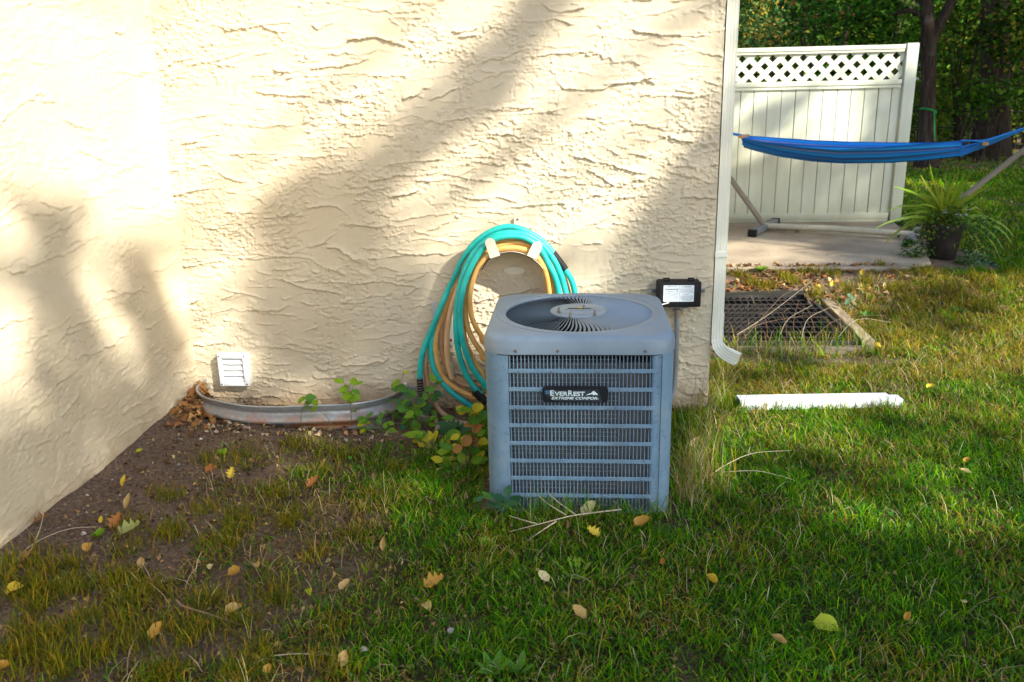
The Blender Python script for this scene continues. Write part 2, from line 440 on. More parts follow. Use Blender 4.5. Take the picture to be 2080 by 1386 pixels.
# ------------------------------------------------------------------ stucco walls (real relief)
def stucco_height(W, H, dx, dz, seed, amp=1.0, dens=1.0):
    """trowelled coat: overlapping passes that thicken downwards and break off in a ragged lower lip"""
    g = np.random.default_rng(seed)
    nx, nz = int(W / dx) + 1, int(H / dz) + 1
    X, Zc = np.meshgrid(np.arange(nx) * dx, np.arange(nz) * dz)
    h = (fbm(X, Zc, .5, seed) - .5) * .008
    def strokes(n, a0, a1, b0, b1, A0, A1):
        nonlocal h
        for _ in range(n):
            cx, cz = g.uniform(-.1, W + .1), g.uniform(-.05, H + .05)
            a, b = g.uniform(a0, a1), g.uniform(b0, b1); A = g.uniform(A0, A1) * amp
            tilt = g.normal(0, .10); ce, se = math.cos(tilt), math.sin(tilt)
            ext = a + b * 2
            i0, i1 = max(0, int((cx - ext) / dx)), min(nx, int((cx + ext) / dx) + 1)
            j0, j1 = max(0, int((cz - 2.6 * b - .03) / dz)), min(nz, int((cz + 2.6 * b + .03) / dz) + 1)
            if i1 - i0 < 3 or j1 - j0 < 3: continue
            x = X[j0:j1, i0:i1] - cx; z = Zc[j0:j1, i0:i1] - cz
            u = x * ce + z * se; v = z * ce - x * se
            k = int(g.integers(1, 99999))
            lip = -b * (1 + .5 * (fbm(u + 9, 0 * u, .16, k, 2) - .5) + .30 * (fbm(u + 5, 0 * u, .028, k + 3, 3) - .5)) + (np.abs(u) / a) ** 3 * b * g.uniform(-.25, .55) + (u / a) * b * g.normal(0, .35) + .35 * b * (fbm(u + 2, 0 * u, .07, k + 31, 2) - .5)
            t = np.clip((b * 1.25 - v) / (b * 1.25 - lip), 0, 1.0)
            prof = .06 * t ** 2 + .94 * t ** 11
            skew = g.uniform(-.5, .5)
            fade = sstep(1.0, .72, np.abs(u / a)) * np.clip(1 + skew * u / a, .2, 1.4)
            fade *= sstep(.28, .46, fbm(u + 31, 0 * u + 3, .12, k + 9, 2)) * 1.15
            add = A * prof * fade * (v > lip)
            hh = h[j0:j1, i0:i1]
            inside = (v > lip) & (np.abs(u) < a) & (v < b * 1.25)
            smooth = hh * np.where(inside, .45 + .25 * (1 - t), 1.0)
            h[j0:j1, i0:i1] = np.where(inside, np.maximum(smooth + add, hh * .8), hh)
    area = W * H * dens
    strokes(int(area * 60), .10, .30, .035, .09, .003, .008)
    strokes(int(area * 48), .06, .24, .025, .07, .005, .015)
    strokes(int(area * 70), .02, .08, .012, .03, .004, .010)
    # torn, flaky patches
    mask = sstep(.52, .68, fbm(X, Zc, .30, seed + 5, 3)) * sstep(.40, .6, fbm(X, Zc, .09, seed + 6, 2))
    fl = fbm(X * 1.0, Zc * 1.7, .045, seed + 8, 3)
    h += mask * sstep(.55, .58, fl) * .0042 * amp ** 2 * dens
    fl2 = fbm(X, Zc * 1.8, .017, seed + 12, 2)
    h += sstep(.42, .6, fbm(X, Zc, .22, seed + 21, 2)) * sstep(.60, .64, fl2) * .0055 * amp * dens
    h -= sstep(.45, .62, fbm(X, Zc, .26, seed + 41, 2)) * sstep(.64, .70, fbm(X, Zc * 1.5, .022, seed + 44, 2)) * .004 * amp
    h += (fbm(X, Zc, .02, seed + 30, 2) - .5) * .0016
    return X, Zc, h

house = thing('house', (LWX, 0, 0), 'house corner with cream trowelled stucco walls', 'house')
DX = .0043
Wm = WR - LWX + .02
X, Zc, hh = stucco_height(Wm, 2.28, DX, DX, 4, .95)
nz, nx = X.shape
xw = X + (LWX - .02); zw = Zc - .16
edge = sstep(WR - .012, WR, xw)
V = np.stack([xw, -hh * (1 - .6 * edge), zw], -1)
# return the right-hand corner round on to the side wall
cor = np.stack([np.full(nz, WR + .004) + .006 * (fbm(zw[:, 0], 0 * zw[:, 0], .05, 4) - .5), np.full(nz, .03), zw[:, 0]], -1)[:, None, :]
V = np.concatenate([V, cor], 1); ncol = nx + 1
idx = (np.arange(nz - 1)[:, None] * ncol + np.arange(ncol - 1)[None, :])
F = np.stack([idx, idx + 1, idx + ncol + 1, idx + ncol], -1).reshape(-1, 4)
np_mesh('wall', V.reshape(-1, 3), F, M_STUCCO, parent=house, smooth=False, loc=root_loc(house))
# left wall, relief in the part near the corner
X, Zc, hh = stucco_height(2.75, 2.28, .0060, .0048, 23, .66, .42)
nz, nx = X.shape
V = np.stack([LWX + hh * .9, .03 - X, Zc - .16], -1)
idx = (np.arange(nz - 1)[:, None] * nx + np.arange(nx - 1)[None, :])
F = np.stack([idx, idx + 1, idx + nx + 1, idx + nx], -1).reshape(-1, 4)[:, ::-1]
np_mesh('wall', V.reshape(-1, 3), F, M_STUCCO, parent=house, smooth=False, loc=root_loc(house))
# the rest of the house body: upper walls, side wall, eaves
b = MB()
b.box(((LWX + WR) / 2, .10, 2.505), (WR - LWX - .004, .2, .79))
b.box((LWX - .1, -3.2, 2.505), (.2, 6.1, .79))
b.box((LWX - .1, -4.5, .95), (.2, 3.5, 2.32))
b.box((WR - .1, 4.0, 1.37), (.2, 7.94, 3.06))
b.build('upper_wall', M_STUCCO, house)
b = MB()
b.box(((LWX + WR) / 2 - .6, 3.9, 2.97), (WR - LWX + 2.0, 8.3, .14), .01)
b.box((LWX - 1.0, -3.2, 2.975), (2.4, 6.2, .13), .01)
b.build('roof', weathered('roof_shingle', (.10, .09, .085), .9), house)

# ------------------------------------------------------------------ ground
def axis(lo, hi, step, far0, far1):
    a = list(np.arange(lo, hi + 1e-6, step)); s = step; x = hi
    while x < far1: s *= 1.28; x += s; a.append(x)
    s = step; x = lo; pre = []
    while x > far0: s *= 1.28; x -= s; pre.append(x)
    return np.array(pre[::-1] + a)
PIT = (.74, 1.80, 1.10, 2.36)          # x0 x1 y0 y1 of the covered well
gx = axis(-2.3, 6.0, .04, -260, 300); gy = axis(-4.6, 6.2, .04, -260, 330)
GX, GY = np.meshgrid(gx, gy)
GZ = gz(GX, GY)
inhouse = (GX > LWX - .3) & (GX < WR - .06) & (GY > .06) & (GY < 7.8)
GZ = np.where(inhouse, -.12, GZ)
GZ = np.where((GX > -1.97) & (GX < -.95) & (GY > -.285) & (GY < .1), -.16, GZ)

# how grassy the ground is (0 bare soil .. 1 thick turf)
def lushness(x, y):
    n = fbm(x, y, .42, 71, 3); n2 = fbm(x, y, .16, 77, 2)
    p = proj(np.stack([x, y, 0 * x], -1)); px, py = p[:, 0], p[:, 1]
    d = sstep(560, 1250, px + (py - 1000) * .45) * .80 + .50     # thin to the left
    d = d * sstep(LWX + .22, LWX + .75, x) * sstep(-.38, -.60, y + np.where(x > -.55, -9, 0))
    d = d * sstep(30, 330, px + (py - 1080) * .55)
    nearwell = (x < -.85) & (y > -.45); d = np.where(nearwell, 0, d)
    leftness = sstep(820, 420, px + (py - 1100) * .25) * (y < .2)
    d = d * (1 - leftness * (1 - sstep(.44, .60, fbm(x, y, .15, 313, 2)) * .95) * .92)
    back = y > .8
    db = sstep(1.2, 2.6, x + (fbm(x, y, .5, 90) - .5) * 2) * .55 + .25
    db = db * (1 - .75 * sstep(2.2, 2.55, y) * sstep(2.9, 2.2, x))
    d = np.where(back, db, d)
    lawn = (x > 3.2) & (y > 2.0)
    d = np.where(lawn, np.maximum(d, sstep(3.1, 3.7, x + (n - .5) * .6) * .95), d)
    d = d * np.where(y > 11.0, .35, 1.0)
    d = d * np.clip(.30 + 1.5 * n * n2 * 2.2, .1, 1.35)
    patio = (x > .7) & (x < 3.5) & (y > 2.78) & (y < 5.7)
    d = np.where(patio, 0, d)
    pit = (x > PIT[0] - .04) & (x < PIT[1] + .04) & (y > PIT[2] - .03) & (y < PIT[3] + .03)
    d = np.where(pit, 0, d)
    ac = (np.abs(x - .015) < .40) & (y > -1.19) & (y < -.42); d = np.where(ac, 0, d)
    return np.clip(d, 0, 1)
lush = lushness(GX.ravel(), GY.ravel()).reshape(GX.shape)
far = np.hypot(GX, GY) > 25
lush = np.where(far, .5, lush)
ny_, nx_ = GX.shape
idx = (np.arange(ny_ - 1)[:, None] * nx_ + np.arange(nx_ - 1)[None, :])
cx = (GX[:-1, :-1] + GX[1:, 1:]) / 2; cy = (GY[:-1, :-1] + GY[1:, 1:]) / 2
keep = ~((cx > PIT[0]) & (cx < PIT[1]) & (cy > PIT[2]) & (cy < PIT[3]))
F = np.stack([idx, idx + 1, idx + nx_ + 1, idx + nx_], -1)[keep]
col = np.repeat(np.clip(lush * 1.15, 0, 1).reshape(-1, 1), 3, 1)
ground = np_mesh('ground', np.stack([GX, GY, GZ], -1).reshape(-1, 3), F.reshape(-1, 4), M_SOIL, color=col, smooth=True)
tag(ground, 'bare brown soil and thin lawn around the house', kind='structure')

# patio slab
pb = MB()
ptop = .205
poly = [(WR + .01, 2.80), (2.72, 2.74), (2.98, 2.98), (3.16, 3.6), (3.46, 5.2), (3.50, 5.75), (WR + .01, 5.75)]
n = len(poly)
pb.add([(x, y, .05) for x, y in poly] + [(x, y, ptop - .012) for x, y in poly] + [((x - 2) * .994 + 2, (y - 4.2) * .994 + 4.2, ptop) for x, y in poly],
       [tuple(range(n))[::-1]] + [(i, (i + 1) % n, (i + 1) % n + n, i + n) for i in range(n)] + [(i + n, (i + 1) % n + n, (i + 1) % n + 2 * n, i + 2 * n) for i in range(n)] + [tuple(2 * n + i for i in range(n))])
tag(pb.build('patio', M_CONC), 'worn concrete patio slab beneath the hammock', kind='structure')

# well under the grate
pt = MB(); x0, x1, y0, y1 = PIT
pt.add([(x0 - .03, y0 - .04, .0), (x1 + .03, y0 - .04, .0), (x1 + .03, y1 + .04, .03), (x0 - .03, y1 + .04, .03)] + [(x0 - .03, y0 - .04, -1.1), (x1 + .03, y0 - .04, -1.1), (x1 + .03, y1 + .04, -1.1), (x0 - .03, y1 + .04, -1.1)],
       [(0, 1, 5, 4), (1, 2, 6, 5), (2, 3, 7, 6), (3, 0, 4, 7), (4, 5, 6, 7)])
tag(pt.build('window_pit', weathered('pit_lining', (.03, .027, .024), .9)), 'dark pit below the steel grate', kind='structure')
# ------------------------------------------------------------------ air conditioner
ACX, ACY = .015, -.806; ACH = .370
ac = thing('air_conditioner', (ACX, ACY, 0), 'weathered blue-grey outdoor air conditioner unit in front of the stucco wall', 'air conditioner')
def rsq(th, half, r):
    """point on a rounded square outline"""
    c, s = math.cos(th), math.sin(th)
    k = half - r
    # march: intersect the direction with the outline
    t = half / max(abs(c), abs(s)); x, y = c * t, s * t
    if abs(x) > k and abs(y) > k:
        ox, oy = math.copysign(k, x), math.copysign(k, y)
        bq = c * ox + s * oy; cc = ox * ox + oy * oy - r * r
        t = bq + math.sqrt(max(bq * bq - cc, 0)); x, y = c * t, s * t
    return x, y
NA = 160
def ringsq(half, r, z): return [(ACX + rsq(2 * math.pi * k / NA, half, r)[0], ACY + rsq(2 * math.pi * k / NA, half, r)[1], z) for k in range(NA)]
def ringc(r, z): return [(ACX + r * math.cos(2 * math.pi * k / NA), ACY + r * math.sin(2 * math.pi * k / NA), z) for k in range(NA)]
m = MB()
m.rings([ringsq(.362, .10, .668), ringsq(.3725, .105, .664), ringsq(.3725, .105, .696), ringsq(.371, .105, .701), ringsq(.3705, .105, .712), ringsq(.366, .105, .724),
         ringsq(.359, .105, .7325), ringsq(.350, .105, .7365), ringc(.3475, .7375), ringc(.345, .7375), ringc(.342, .7405), ringc(.336, .7405), ringc(.333, .7375),
         ringc(.312, .7385), ringc(.3065, .7375), ringc(.3045, .733), ringc(.304, .722)])
top = m.build('top_cover', M_ACTOP, ac, smooth=35)
m = MB(); m.rings([ringc(.3042, .7225), ringc(.3042, .60)]); m.build('fan_shroud', M_DARK, ac)  # inner wall blackened so the gaps between the fins look shaded
m = MB(); m.rings([ringsq(.3712, .104, .6605), ringsq(.3712, .104, .6638), ringsq(.355, .10, .6638)]); m.build('cover_seam_shade', M_DARK, ac)  # black ring painted in for the shadowed seam below the cover
# screws in the cover skirt
def screw_mesh(r=.0045):
    s = MB(); s.lathe([(r * 1.5, 0), (r * 1.5, .0012), (r, .0016), (r, .0035), (r * .6, .0045)], seg=8, cap1=True); return s
for px in (1047, 1133, 1311):
    p = on_y(px, 711, ACY - .3725)
    s = screw_mesh(); s.v = [(v[0], -v[2], v[1]) for v in s.v]
    o = s.build('screw', M_SCREW, None, smooth=True); o.parent = ac; o.location = Vector((p[0] - ACX, -.3725, .6795))
# corner posts / frame
XL, XR = -.258 - ACX, .308 - ACX
m = MB()
def corner(q, a_in, b_in):
    """q quadrant signs; a_in / b_in: where the flats stop on the x and y faces"""
    pts = []; half, r = .3665, .085; k = half - r
    pts.append((q[0] * a_in, q[1] * half)); 
    for i in range(11):
        t = math.pi / 2 * (1 - i / 10); pts.append((q[0] * (k + r * math.cos(t)), q[1] * (k + r * math.sin(t))))
    pts.append((q[0] * half, q[1] * b_in))
    inn = []
    for x, y in pts:
        f = (half - .004) / half; inn.append((x * f, y * f))
    full = pts + inn[::-1]
    lo = [(ACX + x, ACY + y, -.02) for x, y in full]; hi = [(ACX + x, ACY + y, .666) for x, y in full]
    c = MB(); c.rings([lo, hi], True, True, True); return c
for q, a, bb in (((-1, -1), -XL, .285), ((1, -1), XR, .285), ((-1, 1), .285, .285), ((1, 1), .285, .285)):
    corner(q, a, bb).build('corner_panel', M_ACPAINT, ac, smooth=30)
# seam strip on the right corner panel
s = MB(); s.box((ACX + XR + .022, ACY - .3667, .33), (.0022, .002, .665)); s.build('panel_seam', M_DARK, ac)
s = MB(); s.box((ACX + XR + .021, ACY - .369, .655), (.008, .005, .006), .001); s.build('latch', M_SCREW, ac)
# coil and its tubes behind the louvers
c = MB(); c.box((ACX, ACY, .31), (.655, .655, .62)); coil = c.build('coil', M_COIL, ac)
NF = 39; PITCH = .075; SLOT = .058; Z0 = .664
t = MB()
for r in range(9):
    for k in range(3):
        zz = Z0 - r * PITCH - .012 - k * .0185
        t.box((ACX - .06, ACY - .3335, zz), (.42, .003, .0020))
t.build('coil_wires', M_COILTUBE, ac)
# louvers: one stamped blade, copied
bl = MB(); w = (XR - XL) / NF
prof = [(-.0012, -.0004), (-.0002, -.0012), (.0008, -.0006), (.0026, .0050), (.0036, .0135), (.0030, .0140), (.0016, .0060), (-.0002, .0010)]
zs = [(-SLOT, .75), (-SLOT + .004, 1), (-.012, 1), (-.005, .8), (0, .25)]
rg = []
for z, sc in zs: rg.append([(x * (1 if z < -.013 else sc) + (0 if z < -.013 else (1 - sc) * -.002), y * sc if y > 0 else y, z) for x, y in prof])
bl.rings(rg, True, True, True)
blade = bl.build('louver', M_ACPAINT, None, smooth=40)
blade_me = blade.data
first = True; count = 0; extra = []
for r in range(9):
    zt = Z0 - r * PITCH
    rail = MB()
    x0, x1 = ACX + XL, ACX + XR
    zr1 = zt - SLOT; zr0 = zt - PITCH
    if r == 8: zr0 = zr1 - .012
    rail.box(((x0 + x1) / 2, ACY - .3655, (zr1 + zr0) / 2), (x1 - x0 - .0006, .007, zr1 - zr0), .0022)
    if r == 0: rail.box(((x0 + x1) / 2, ACY - .3645, zt + .004), (x1 - x0 - .0006, .005, .008))
    ro = rail.build('louver_row', M_ACPAINT, ac)
    for i in range(NF):
        xx = XL + (i + .5) * w
        if count < 300:
            o = blade if first else blade.copy()
            if not first: COL.objects.link(o)
            first = False
            o.parent = ro; o.location = Vector((xx, -.3672, zt)); count += 1
        else: extra.append((xx, -.3672, zt, 0))
# remaining blades: low rows at the front and the three far faces, joined
bv = np.array([v.co[:] for v in blade_me.vertices]); bf = [tuple(p.vertices) for p in blade_me.polygons]
jm = MB()
for xx, yy, zt, _ in extra: jm.add([(ACX + xx + v[0], ACY + yy + v[1], zt + v[2]) for v in bv], bf)
ex = jm.build('louver', M_ACPAINT, ac); ex['kind'] = 'stuff'
jm = MB()
for ang in (math.pi / 2, math.pi, -math.pi / 2):
    ca, sa = math.cos(ang), math.sin(ang)
    for r in range(9):
        zt = Z0 - r * PITCH
        for i in range(0, 40):
            xx = -.285 + (i + .5) * .57 / 40
            x0, y0 = xx, -.366
            a = [(x0 - .002, y0), (x0 + .002, y0), (x0 + .007, y0 + .012)]
            vs = [(ACX + x * ca - y * sa, ACY + x * sa + y * ca, z) for z in (zt, zt - SLOT) for x, y in a]
            jm.add(vs, [(0, 1, 4, 3), (1, 2, 5, 4)])
        for zz0, zz1 in ((zt - SLOT, zt - PITCH),):
            vs = [(ACX + x * ca - y * sa, ACY + x * sa + y * ca, z) for z in (zz0, zz1) for x, y in ((-.285, -.3665), (.285, -.3665))]
            jm.add(vs, [(0, 1, 3, 2)])
fl = jm.build('side_louvers', M_ACPAINT, ac); fl['kind'] = 'stuff'
s = MB(); s.box((ACX, ACY, -.012), (.70, .70, .03), .004); s.build('base_pan', M_ACPAINT, ac)

# fan grille: curved tilted fins round a hub
HUBR, OPR = .108, .3055
fm = MB(); rows = []
NS = 9
for k in range(NS):
    f = k / (NS - 1); r = HUBR - .004 + (OPR - HUBR + .006) * f
    phi = .16 * math.sin(f * math.pi * .5) - .10 * f * f
    zc = .7415 - .010 * f + .004 * math.sin(f * math.pi)
    wd = 2 * math.pi * max(r, .1) / 96 * .62; tilt = math.radians(31)
    # tangential direction at phi ; chord rises towards +tangential
    tx, ty = -math.sin(phi), math.cos(phi)
    for sgn in (-.5, .5):
        dx = wd * sgn * math.cos(tilt)
        rows.append((r * math.cos(phi) + tx * dx, r * math.sin(phi) + ty * dx, zc + wd * sgn * math.sin(tilt)))
vs = rows; fs = [(2 * k, 2 * k + 1, 2 * k + 3, 2 * k + 2) for k in range(NS - 1)]
# give the sheet a thickness
th = .0011
vs2 = vs + [(x, y, z - th) for x, y, z in vs]; nn = len(vs)
fs2 = fs + [tuple(i + nn for i in f[::-1]) for f in fs]
fs2 += [(2 * k, 2 * k + 2, 2 * k + 2 + nn, 2 * k + nn) for k in range(NS - 1)] + [(2 * k + 1, 2 * k + 1 + nn, 2 * k + 3 + nn, 2 * k + 3) for k in range(NS - 1)]
fm.add(vs2, fs2)
fin = fm.build('grille_fin', M_ACTOP, None, smooth=40)
NFIN = 96
for k in range(NFIN):
    o = fin if k == 0 else fin.copy()
    if k: COL.objects.link(o)
    o.parent = ac; o.rotation_euler = (0, 0, 2 * math.pi * k / NFIN)
h = MB(); cc = (ACX, ACY, 0)
h.lathe([(.118, .7385), (.1195, .7425), (.117, .746), (.108, .7475), (.095, .7465), (.091, .7485), (.086, .7505), (.05, .7515)], cc, 64, cap1=True)
hub = h.build('grille_hub', M_ACTOP, ac, smooth=30)
h = MB(); h.box((ACX + .004, ACY - .004, .7525), (.095, .055, .003), .0012); h.box((ACX + .004, ACY - .004, .7528), (.118, .018, .0024), .001)
h.build('hub_plate', M_ACTOP, ac)
for px, py in ((1135, 634), (1186, 629), (1158, 645), (1208, 640)):
    p = on_z(px, py, .752)
    s = MB(); s.lathe([(.0075, 0), (.0075, .004), (.0045, .0045), (.0045, .020), (.003, .022)], (p[0], p[1], .7505), 10, cap1=True); s.build('bolt', M_SCREW, ac, smooth=True)
# motor and fan blades beneath
s = MB(); s.lathe([(.075, .0), (.08, .01), (.08, .16), (.05, .17)], (ACX, ACY, .55), 24, cap0=True, cap1=True); s.build('motor', M_DARK, ac, smooth=True)
for q in range(3):
    a0 = q * 2.1 + .5; vs = []
    for k in range(6):
        r = .06 + .23 * k / 5
        for sg, dz in ((-.34, -.03), (.34, .03)): vs.append((ACX + r * math.cos(a0 + sg), ACY + r * math.sin(a0 + sg), .60 + dz))
    s = MB(); s.add(vs, [(2 * k, 2 * k + 1, 2 * k + 3, 2 * k + 2) for k in range(5)]); s.build('fan_blade', weathered('fan_blade_metal', (.10, .11, .12), .5) if q == 0 else bpy.data.materials['fan_blade_metal'], ac)
s = MB(); s.box((ACX, ACY, .615), (.62, .62, .006)); s.build('inner_deck', M_DARK, ac)  # black sheet that paints the darkness seen through the grille gaps

# badge with its lettering
def text_mesh(txt, size, loc, shear=0.0, bold=0.0, sx=1.0, depth=.0006, spacing=1.0):
    cu = bpy.data.curves.new('t', 'FONT'); cu.body = txt; cu.size = size; cu.shear = shear; cu.offset = bold; cu.space_character = spacing
    cu.extrude = depth / 2; cu.resolution_u = 3
    ob = bpy.data.objects.new('t', cu); COL.objects.link(ob); bpy.context.view_layer.update()
    dg = bpy.context.evaluated_depsgraph_get(); me = bpy.data.meshes.new_from_object(ob.evaluated_get(dg))
    v = [(p.co.x * sx, p.co.z, p.co.y) for p in me.vertices]; f = [tuple(p.vertices) for p in me.polygons]
    bpy.data.objects.remove(ob); bpy.data.curves.remove(cu); bpy.data.meshes.remove(me)
    wd = max(p[0] for p in v) if v else 0
    return [(p[0] + loc[0], p[1] + loc[1], p[2] + loc[2]) for p in v], f, wd
BY = ACY - .3715
b0 = on_y(1102, 785, BY - .006); b1 = on_y(1235, 818, BY - .006)
bx0, bx1, bz1, bz0 = b0[0], b1[0], b0[2], b1[2]; bw, bh = bx1 - bx0, bz1 - bz0
def rrect(x0, x1, z0, z1, r, n=5):
    o = []
    for cx, cz, a in ((x1 - r, z1 - r, 0), (x0 + r, z1 - r, 90), (x0 + r, z0 + r, 180), (x1 - r, z0 + r, 270)):
        for k in range(n + 1):
            t = math.radians(a + 90 * k / n); o.append((cx + r * math.cos(t), cz + r * math.sin(t)))
    return o
s = MB(); s.plate(rrect(bx0, bx1, bz0, bz1, .013), BY - .008, BY); s.plate(rrect(bx0 + .003, bx1 - .003, bz0 + .003, bz1 - .003, .011), BY - .0095, BY - .008)
badge = s.build('badge', M_BADGE, ac, smooth=30)
def bp(u, v): return (bx0 + bw * u, bz1 - bh * v)     # u across, v down
yb = BY - .0103
s = MB(); s.plate([bp(.03, .24), bp(.85, .17), bp(.91, .93), bp(.17, .9), bp(.03, .5)], yb, yb + .0009); s.build('badge_field', M_BADGEFIELD, badge)
s = MB(); s.plate([bp(.035, .25), bp(.16, .23), bp(.115, .46), bp(.05, .46)], yb - .0006, yb); s.build('badge_stripe', M_BADGEBLUE, badge)
vsum = MB()
bz = bz1 - bh * .555
def put(txt, u0, u1, zb, hgt, **k):
    v, f, wd = text_mesh(txt, hgt / .73, (0, 0, 0), **k)
    x0 = min(p[0] for p in v); x1 = max(p[0] for p in v); sc = bw * (u1 - u0) / (x1 - x0)
    vsum.add([(bx0 + bw * u0 + (p[0] - x0) * sc, yb - .0009 + p[1], zb + p[2]) for p in v], f)
H1 = bh * .345
put('E', .118, .178, bz, H1, bold=.0008)
put('VER', .182, .388, bz, H1 * .76, bold=.0007)
put('R', .392, .466, bz, H1, bold=.0006)
put('EST', .472, .645, bz, H1 * .76, bold=.0007)
put('EXTREME COMFOR', .135, .835, bz1 - bh * .785, bh * .165, shear=.32, bold=.0004)
s = vsum; s.plate([bp(.845, .72), bp(.853, .70), bp(.850, .785), bp(.838, .785)], yb - .001, yb - .0004)
# mountain mark
s.plate([bp(.652, .555), bp(.70, .43), bp(.735, .40), bp(.775, .245), bp(.80, .30), bp(.815, .36), bp(.84, .44), bp(.838, .515), bp(.80, .47), bp(.775, .545), bp(.765, .44), bp(.735, .47), bp(.69, .50)], yb - .0012, yb - .0003)
s.build('badge_lettering', M_SILVER, badge)

# ------------------------------------------------------------------ electrical box and conduit
p0 = on_y(1335, 573, -.095); p1 = on_y(1423, 624, -.095)
ex0, ex1, ez1, ez0 = p0[0], p1[0], p0[2], p1[2]; ecx, ecz = (ex0 + ex1) / 2, (ez0 + ez1) / 2
eb = thing('electrical_box', (ecx, 0, ecz), 'black plastic electrical disconnect box with a white label on the stucco wall', 'electrical box')
s = MB(); s.box((ecx, -.047, ecz), (ex1 - ex0 - .006, .085, ez1 - ez0 - .004), .010); s.build('body', M_BLACKPL, eb, smooth=30)
s = MB(); s.box((ecx, -.092, ecz), (ex1 - ex0, .016, ez1 - ez0), .007); s.box((ecx, -.101, ecz), (ex1 - ex0 - .02, .004, ez1 - ez0 - .018), .0018); s.build('cover', M_BLACKPL, eb, smooth=30)
for px in (1354, 1404):
    x = on_y(px, 570, -.095)[0]; s = MB()
    for dx in (-.013, .013): s.box((x + dx, -.088, ez1 + .008), (.006, .014, .022), .002)
    s.box((x, -.088, ez1 + .0165), (.03, .010, .006), .002); s.box((x, -.085, ez1 + .005), (.022, .006, .006), .001); s.build('hinge', M_BLACKPL, eb)
for px in (1329, 1427):
    q = on_y(px, 591, -.02); s = MB()
    s.box((q[0], -.018, q[2]), (.026, .006, .02), .0025); s.build('mounting_ear', M_CONDUIT, eb)
    s = screw_mesh(.004); s.v = [(v[0], -v[2], v[1]) for v in s.v]; o = s.build('screw', M_SCREW, None, smooth=True); o.parent = eb; o.location = Vector((q[0] - ecx, -.021, q[2] - ecz))
l0 = on_y(1348, 580, -.1035); l1 = on_y(1409, 613, -.1035)
s = MB(); s.plate(rrect(l0[0], l1[0], l1[2], l0[2], .003, 3), -.1038, -.1028); lab = s.build('label_plate', M_LABEL, eb)
lw_, lh_ = l1[0] - l0[0], l0[2] - l1[2]
def lp(u, v): return l0[0] + lw_ * u, l0[2] - lh_ * v
s = MB(); y_ = -.1042
def bar(u0, u1, v, t=.018):
    a = lp(u0, v - t / 2); c_ = lp(u1, v + t / 2); s.plate([(a[0], c_[1]), (c_[0], c_[1]), (c_[0], a[1]), (a[0], a[1])], y_, y_ + .0004)
rr = random.Random(3)
def words(u0, u1, v, t=.02):
    u = u0
    while u < u1:
        w_ = rr.uniform(.012, .05); bar(u, min(u + w_, u1), v, t); u += w_ + .010
bar(.535, .995, .20, .008); bar(.535, .995, .45, .008); bar(.02, .52, .58, .008); bar(.528, .534, .5, .95)
words(.24, .44, .085, .022); s.plate([lp(.10, .10), lp(.20, .10), lp(.24, .03), lp(.15, .07)], y_, y_ + .0004)
u = .06
while u < .50: bar(u, u + .013, .24, .075); u += .022
bar(.10, .11, .375, .05); bar(.165, .20, .375, .065); words(.22, .36, .375); bar(.43, .47, .365, .06)
bar(.61, .64, .09, .05); words(.68, .92, .095, .045)
for v in (.26, .31, .36, .41): words(.56, .97, v, .014)
words(.64, .84, .55, .03)
for v in (.64, .69, .74, .79, .84): words(.56, .98, v, .016)
words(.62, .92, .90, .035)
for v in (.47, .52): words(.05, .49, v, .014)
words(.20, .40, .62, .016)
for v in (.68, .73, .78, .83): words(.06, .24, v, .012); words(.30, .48, v, .012)
s.build('label_print', M_INK, lab)
q0 = on_y(1344, 619, -.1035); q1 = on_y(1359, 615, -.1035)
s = MB(); s.plate([(q0[0], q0[2] - .003), (q1[0], q1[2] - .003), (q1[0], q1[2] + .004), (q0[0], q0[2] + .003)], -.1042, -.1025); s.build('white_sticker', M_WHITEPL, eb)
s = MB(); c0 = on_y(1376, 627, -.06)
s.box((c0[0], -.06, ez0 - .006), (.095, .05, .004), .001); s.box((c0[0], -.055, ez0 - .014), (.012, .02, .016), .002); s.build('bottom_bracket', M_CONDUIT, eb)
s = MB(); s.lathe([(.017, 0), (.017, .03), (.020, .03), (.020, .042), (.014, .044)], (c0[0], -.055, ez0 - .062), 14); s.build('conduit_connector', M_GALV, eb, smooth=35)
s = MB(); pth = spline([(c0[0], -.055, ez0 - .03), (c0[0] + .002, -.056, ez0 - .2), (c0[0] + .001, -.062, ez0 - .36), (c0[0] - .012, -.085, ez0 - .47), (c0[0] - .06, -.16, ez0 - .51), (c0[0] - .16, -.36, ez0 - .50), (c0[0] - .19, -.45, ez0 - .50)], 8)
s.tube(pth, .0125, 12); s.build('conduit', M_CONDUIT, eb, smooth=40)

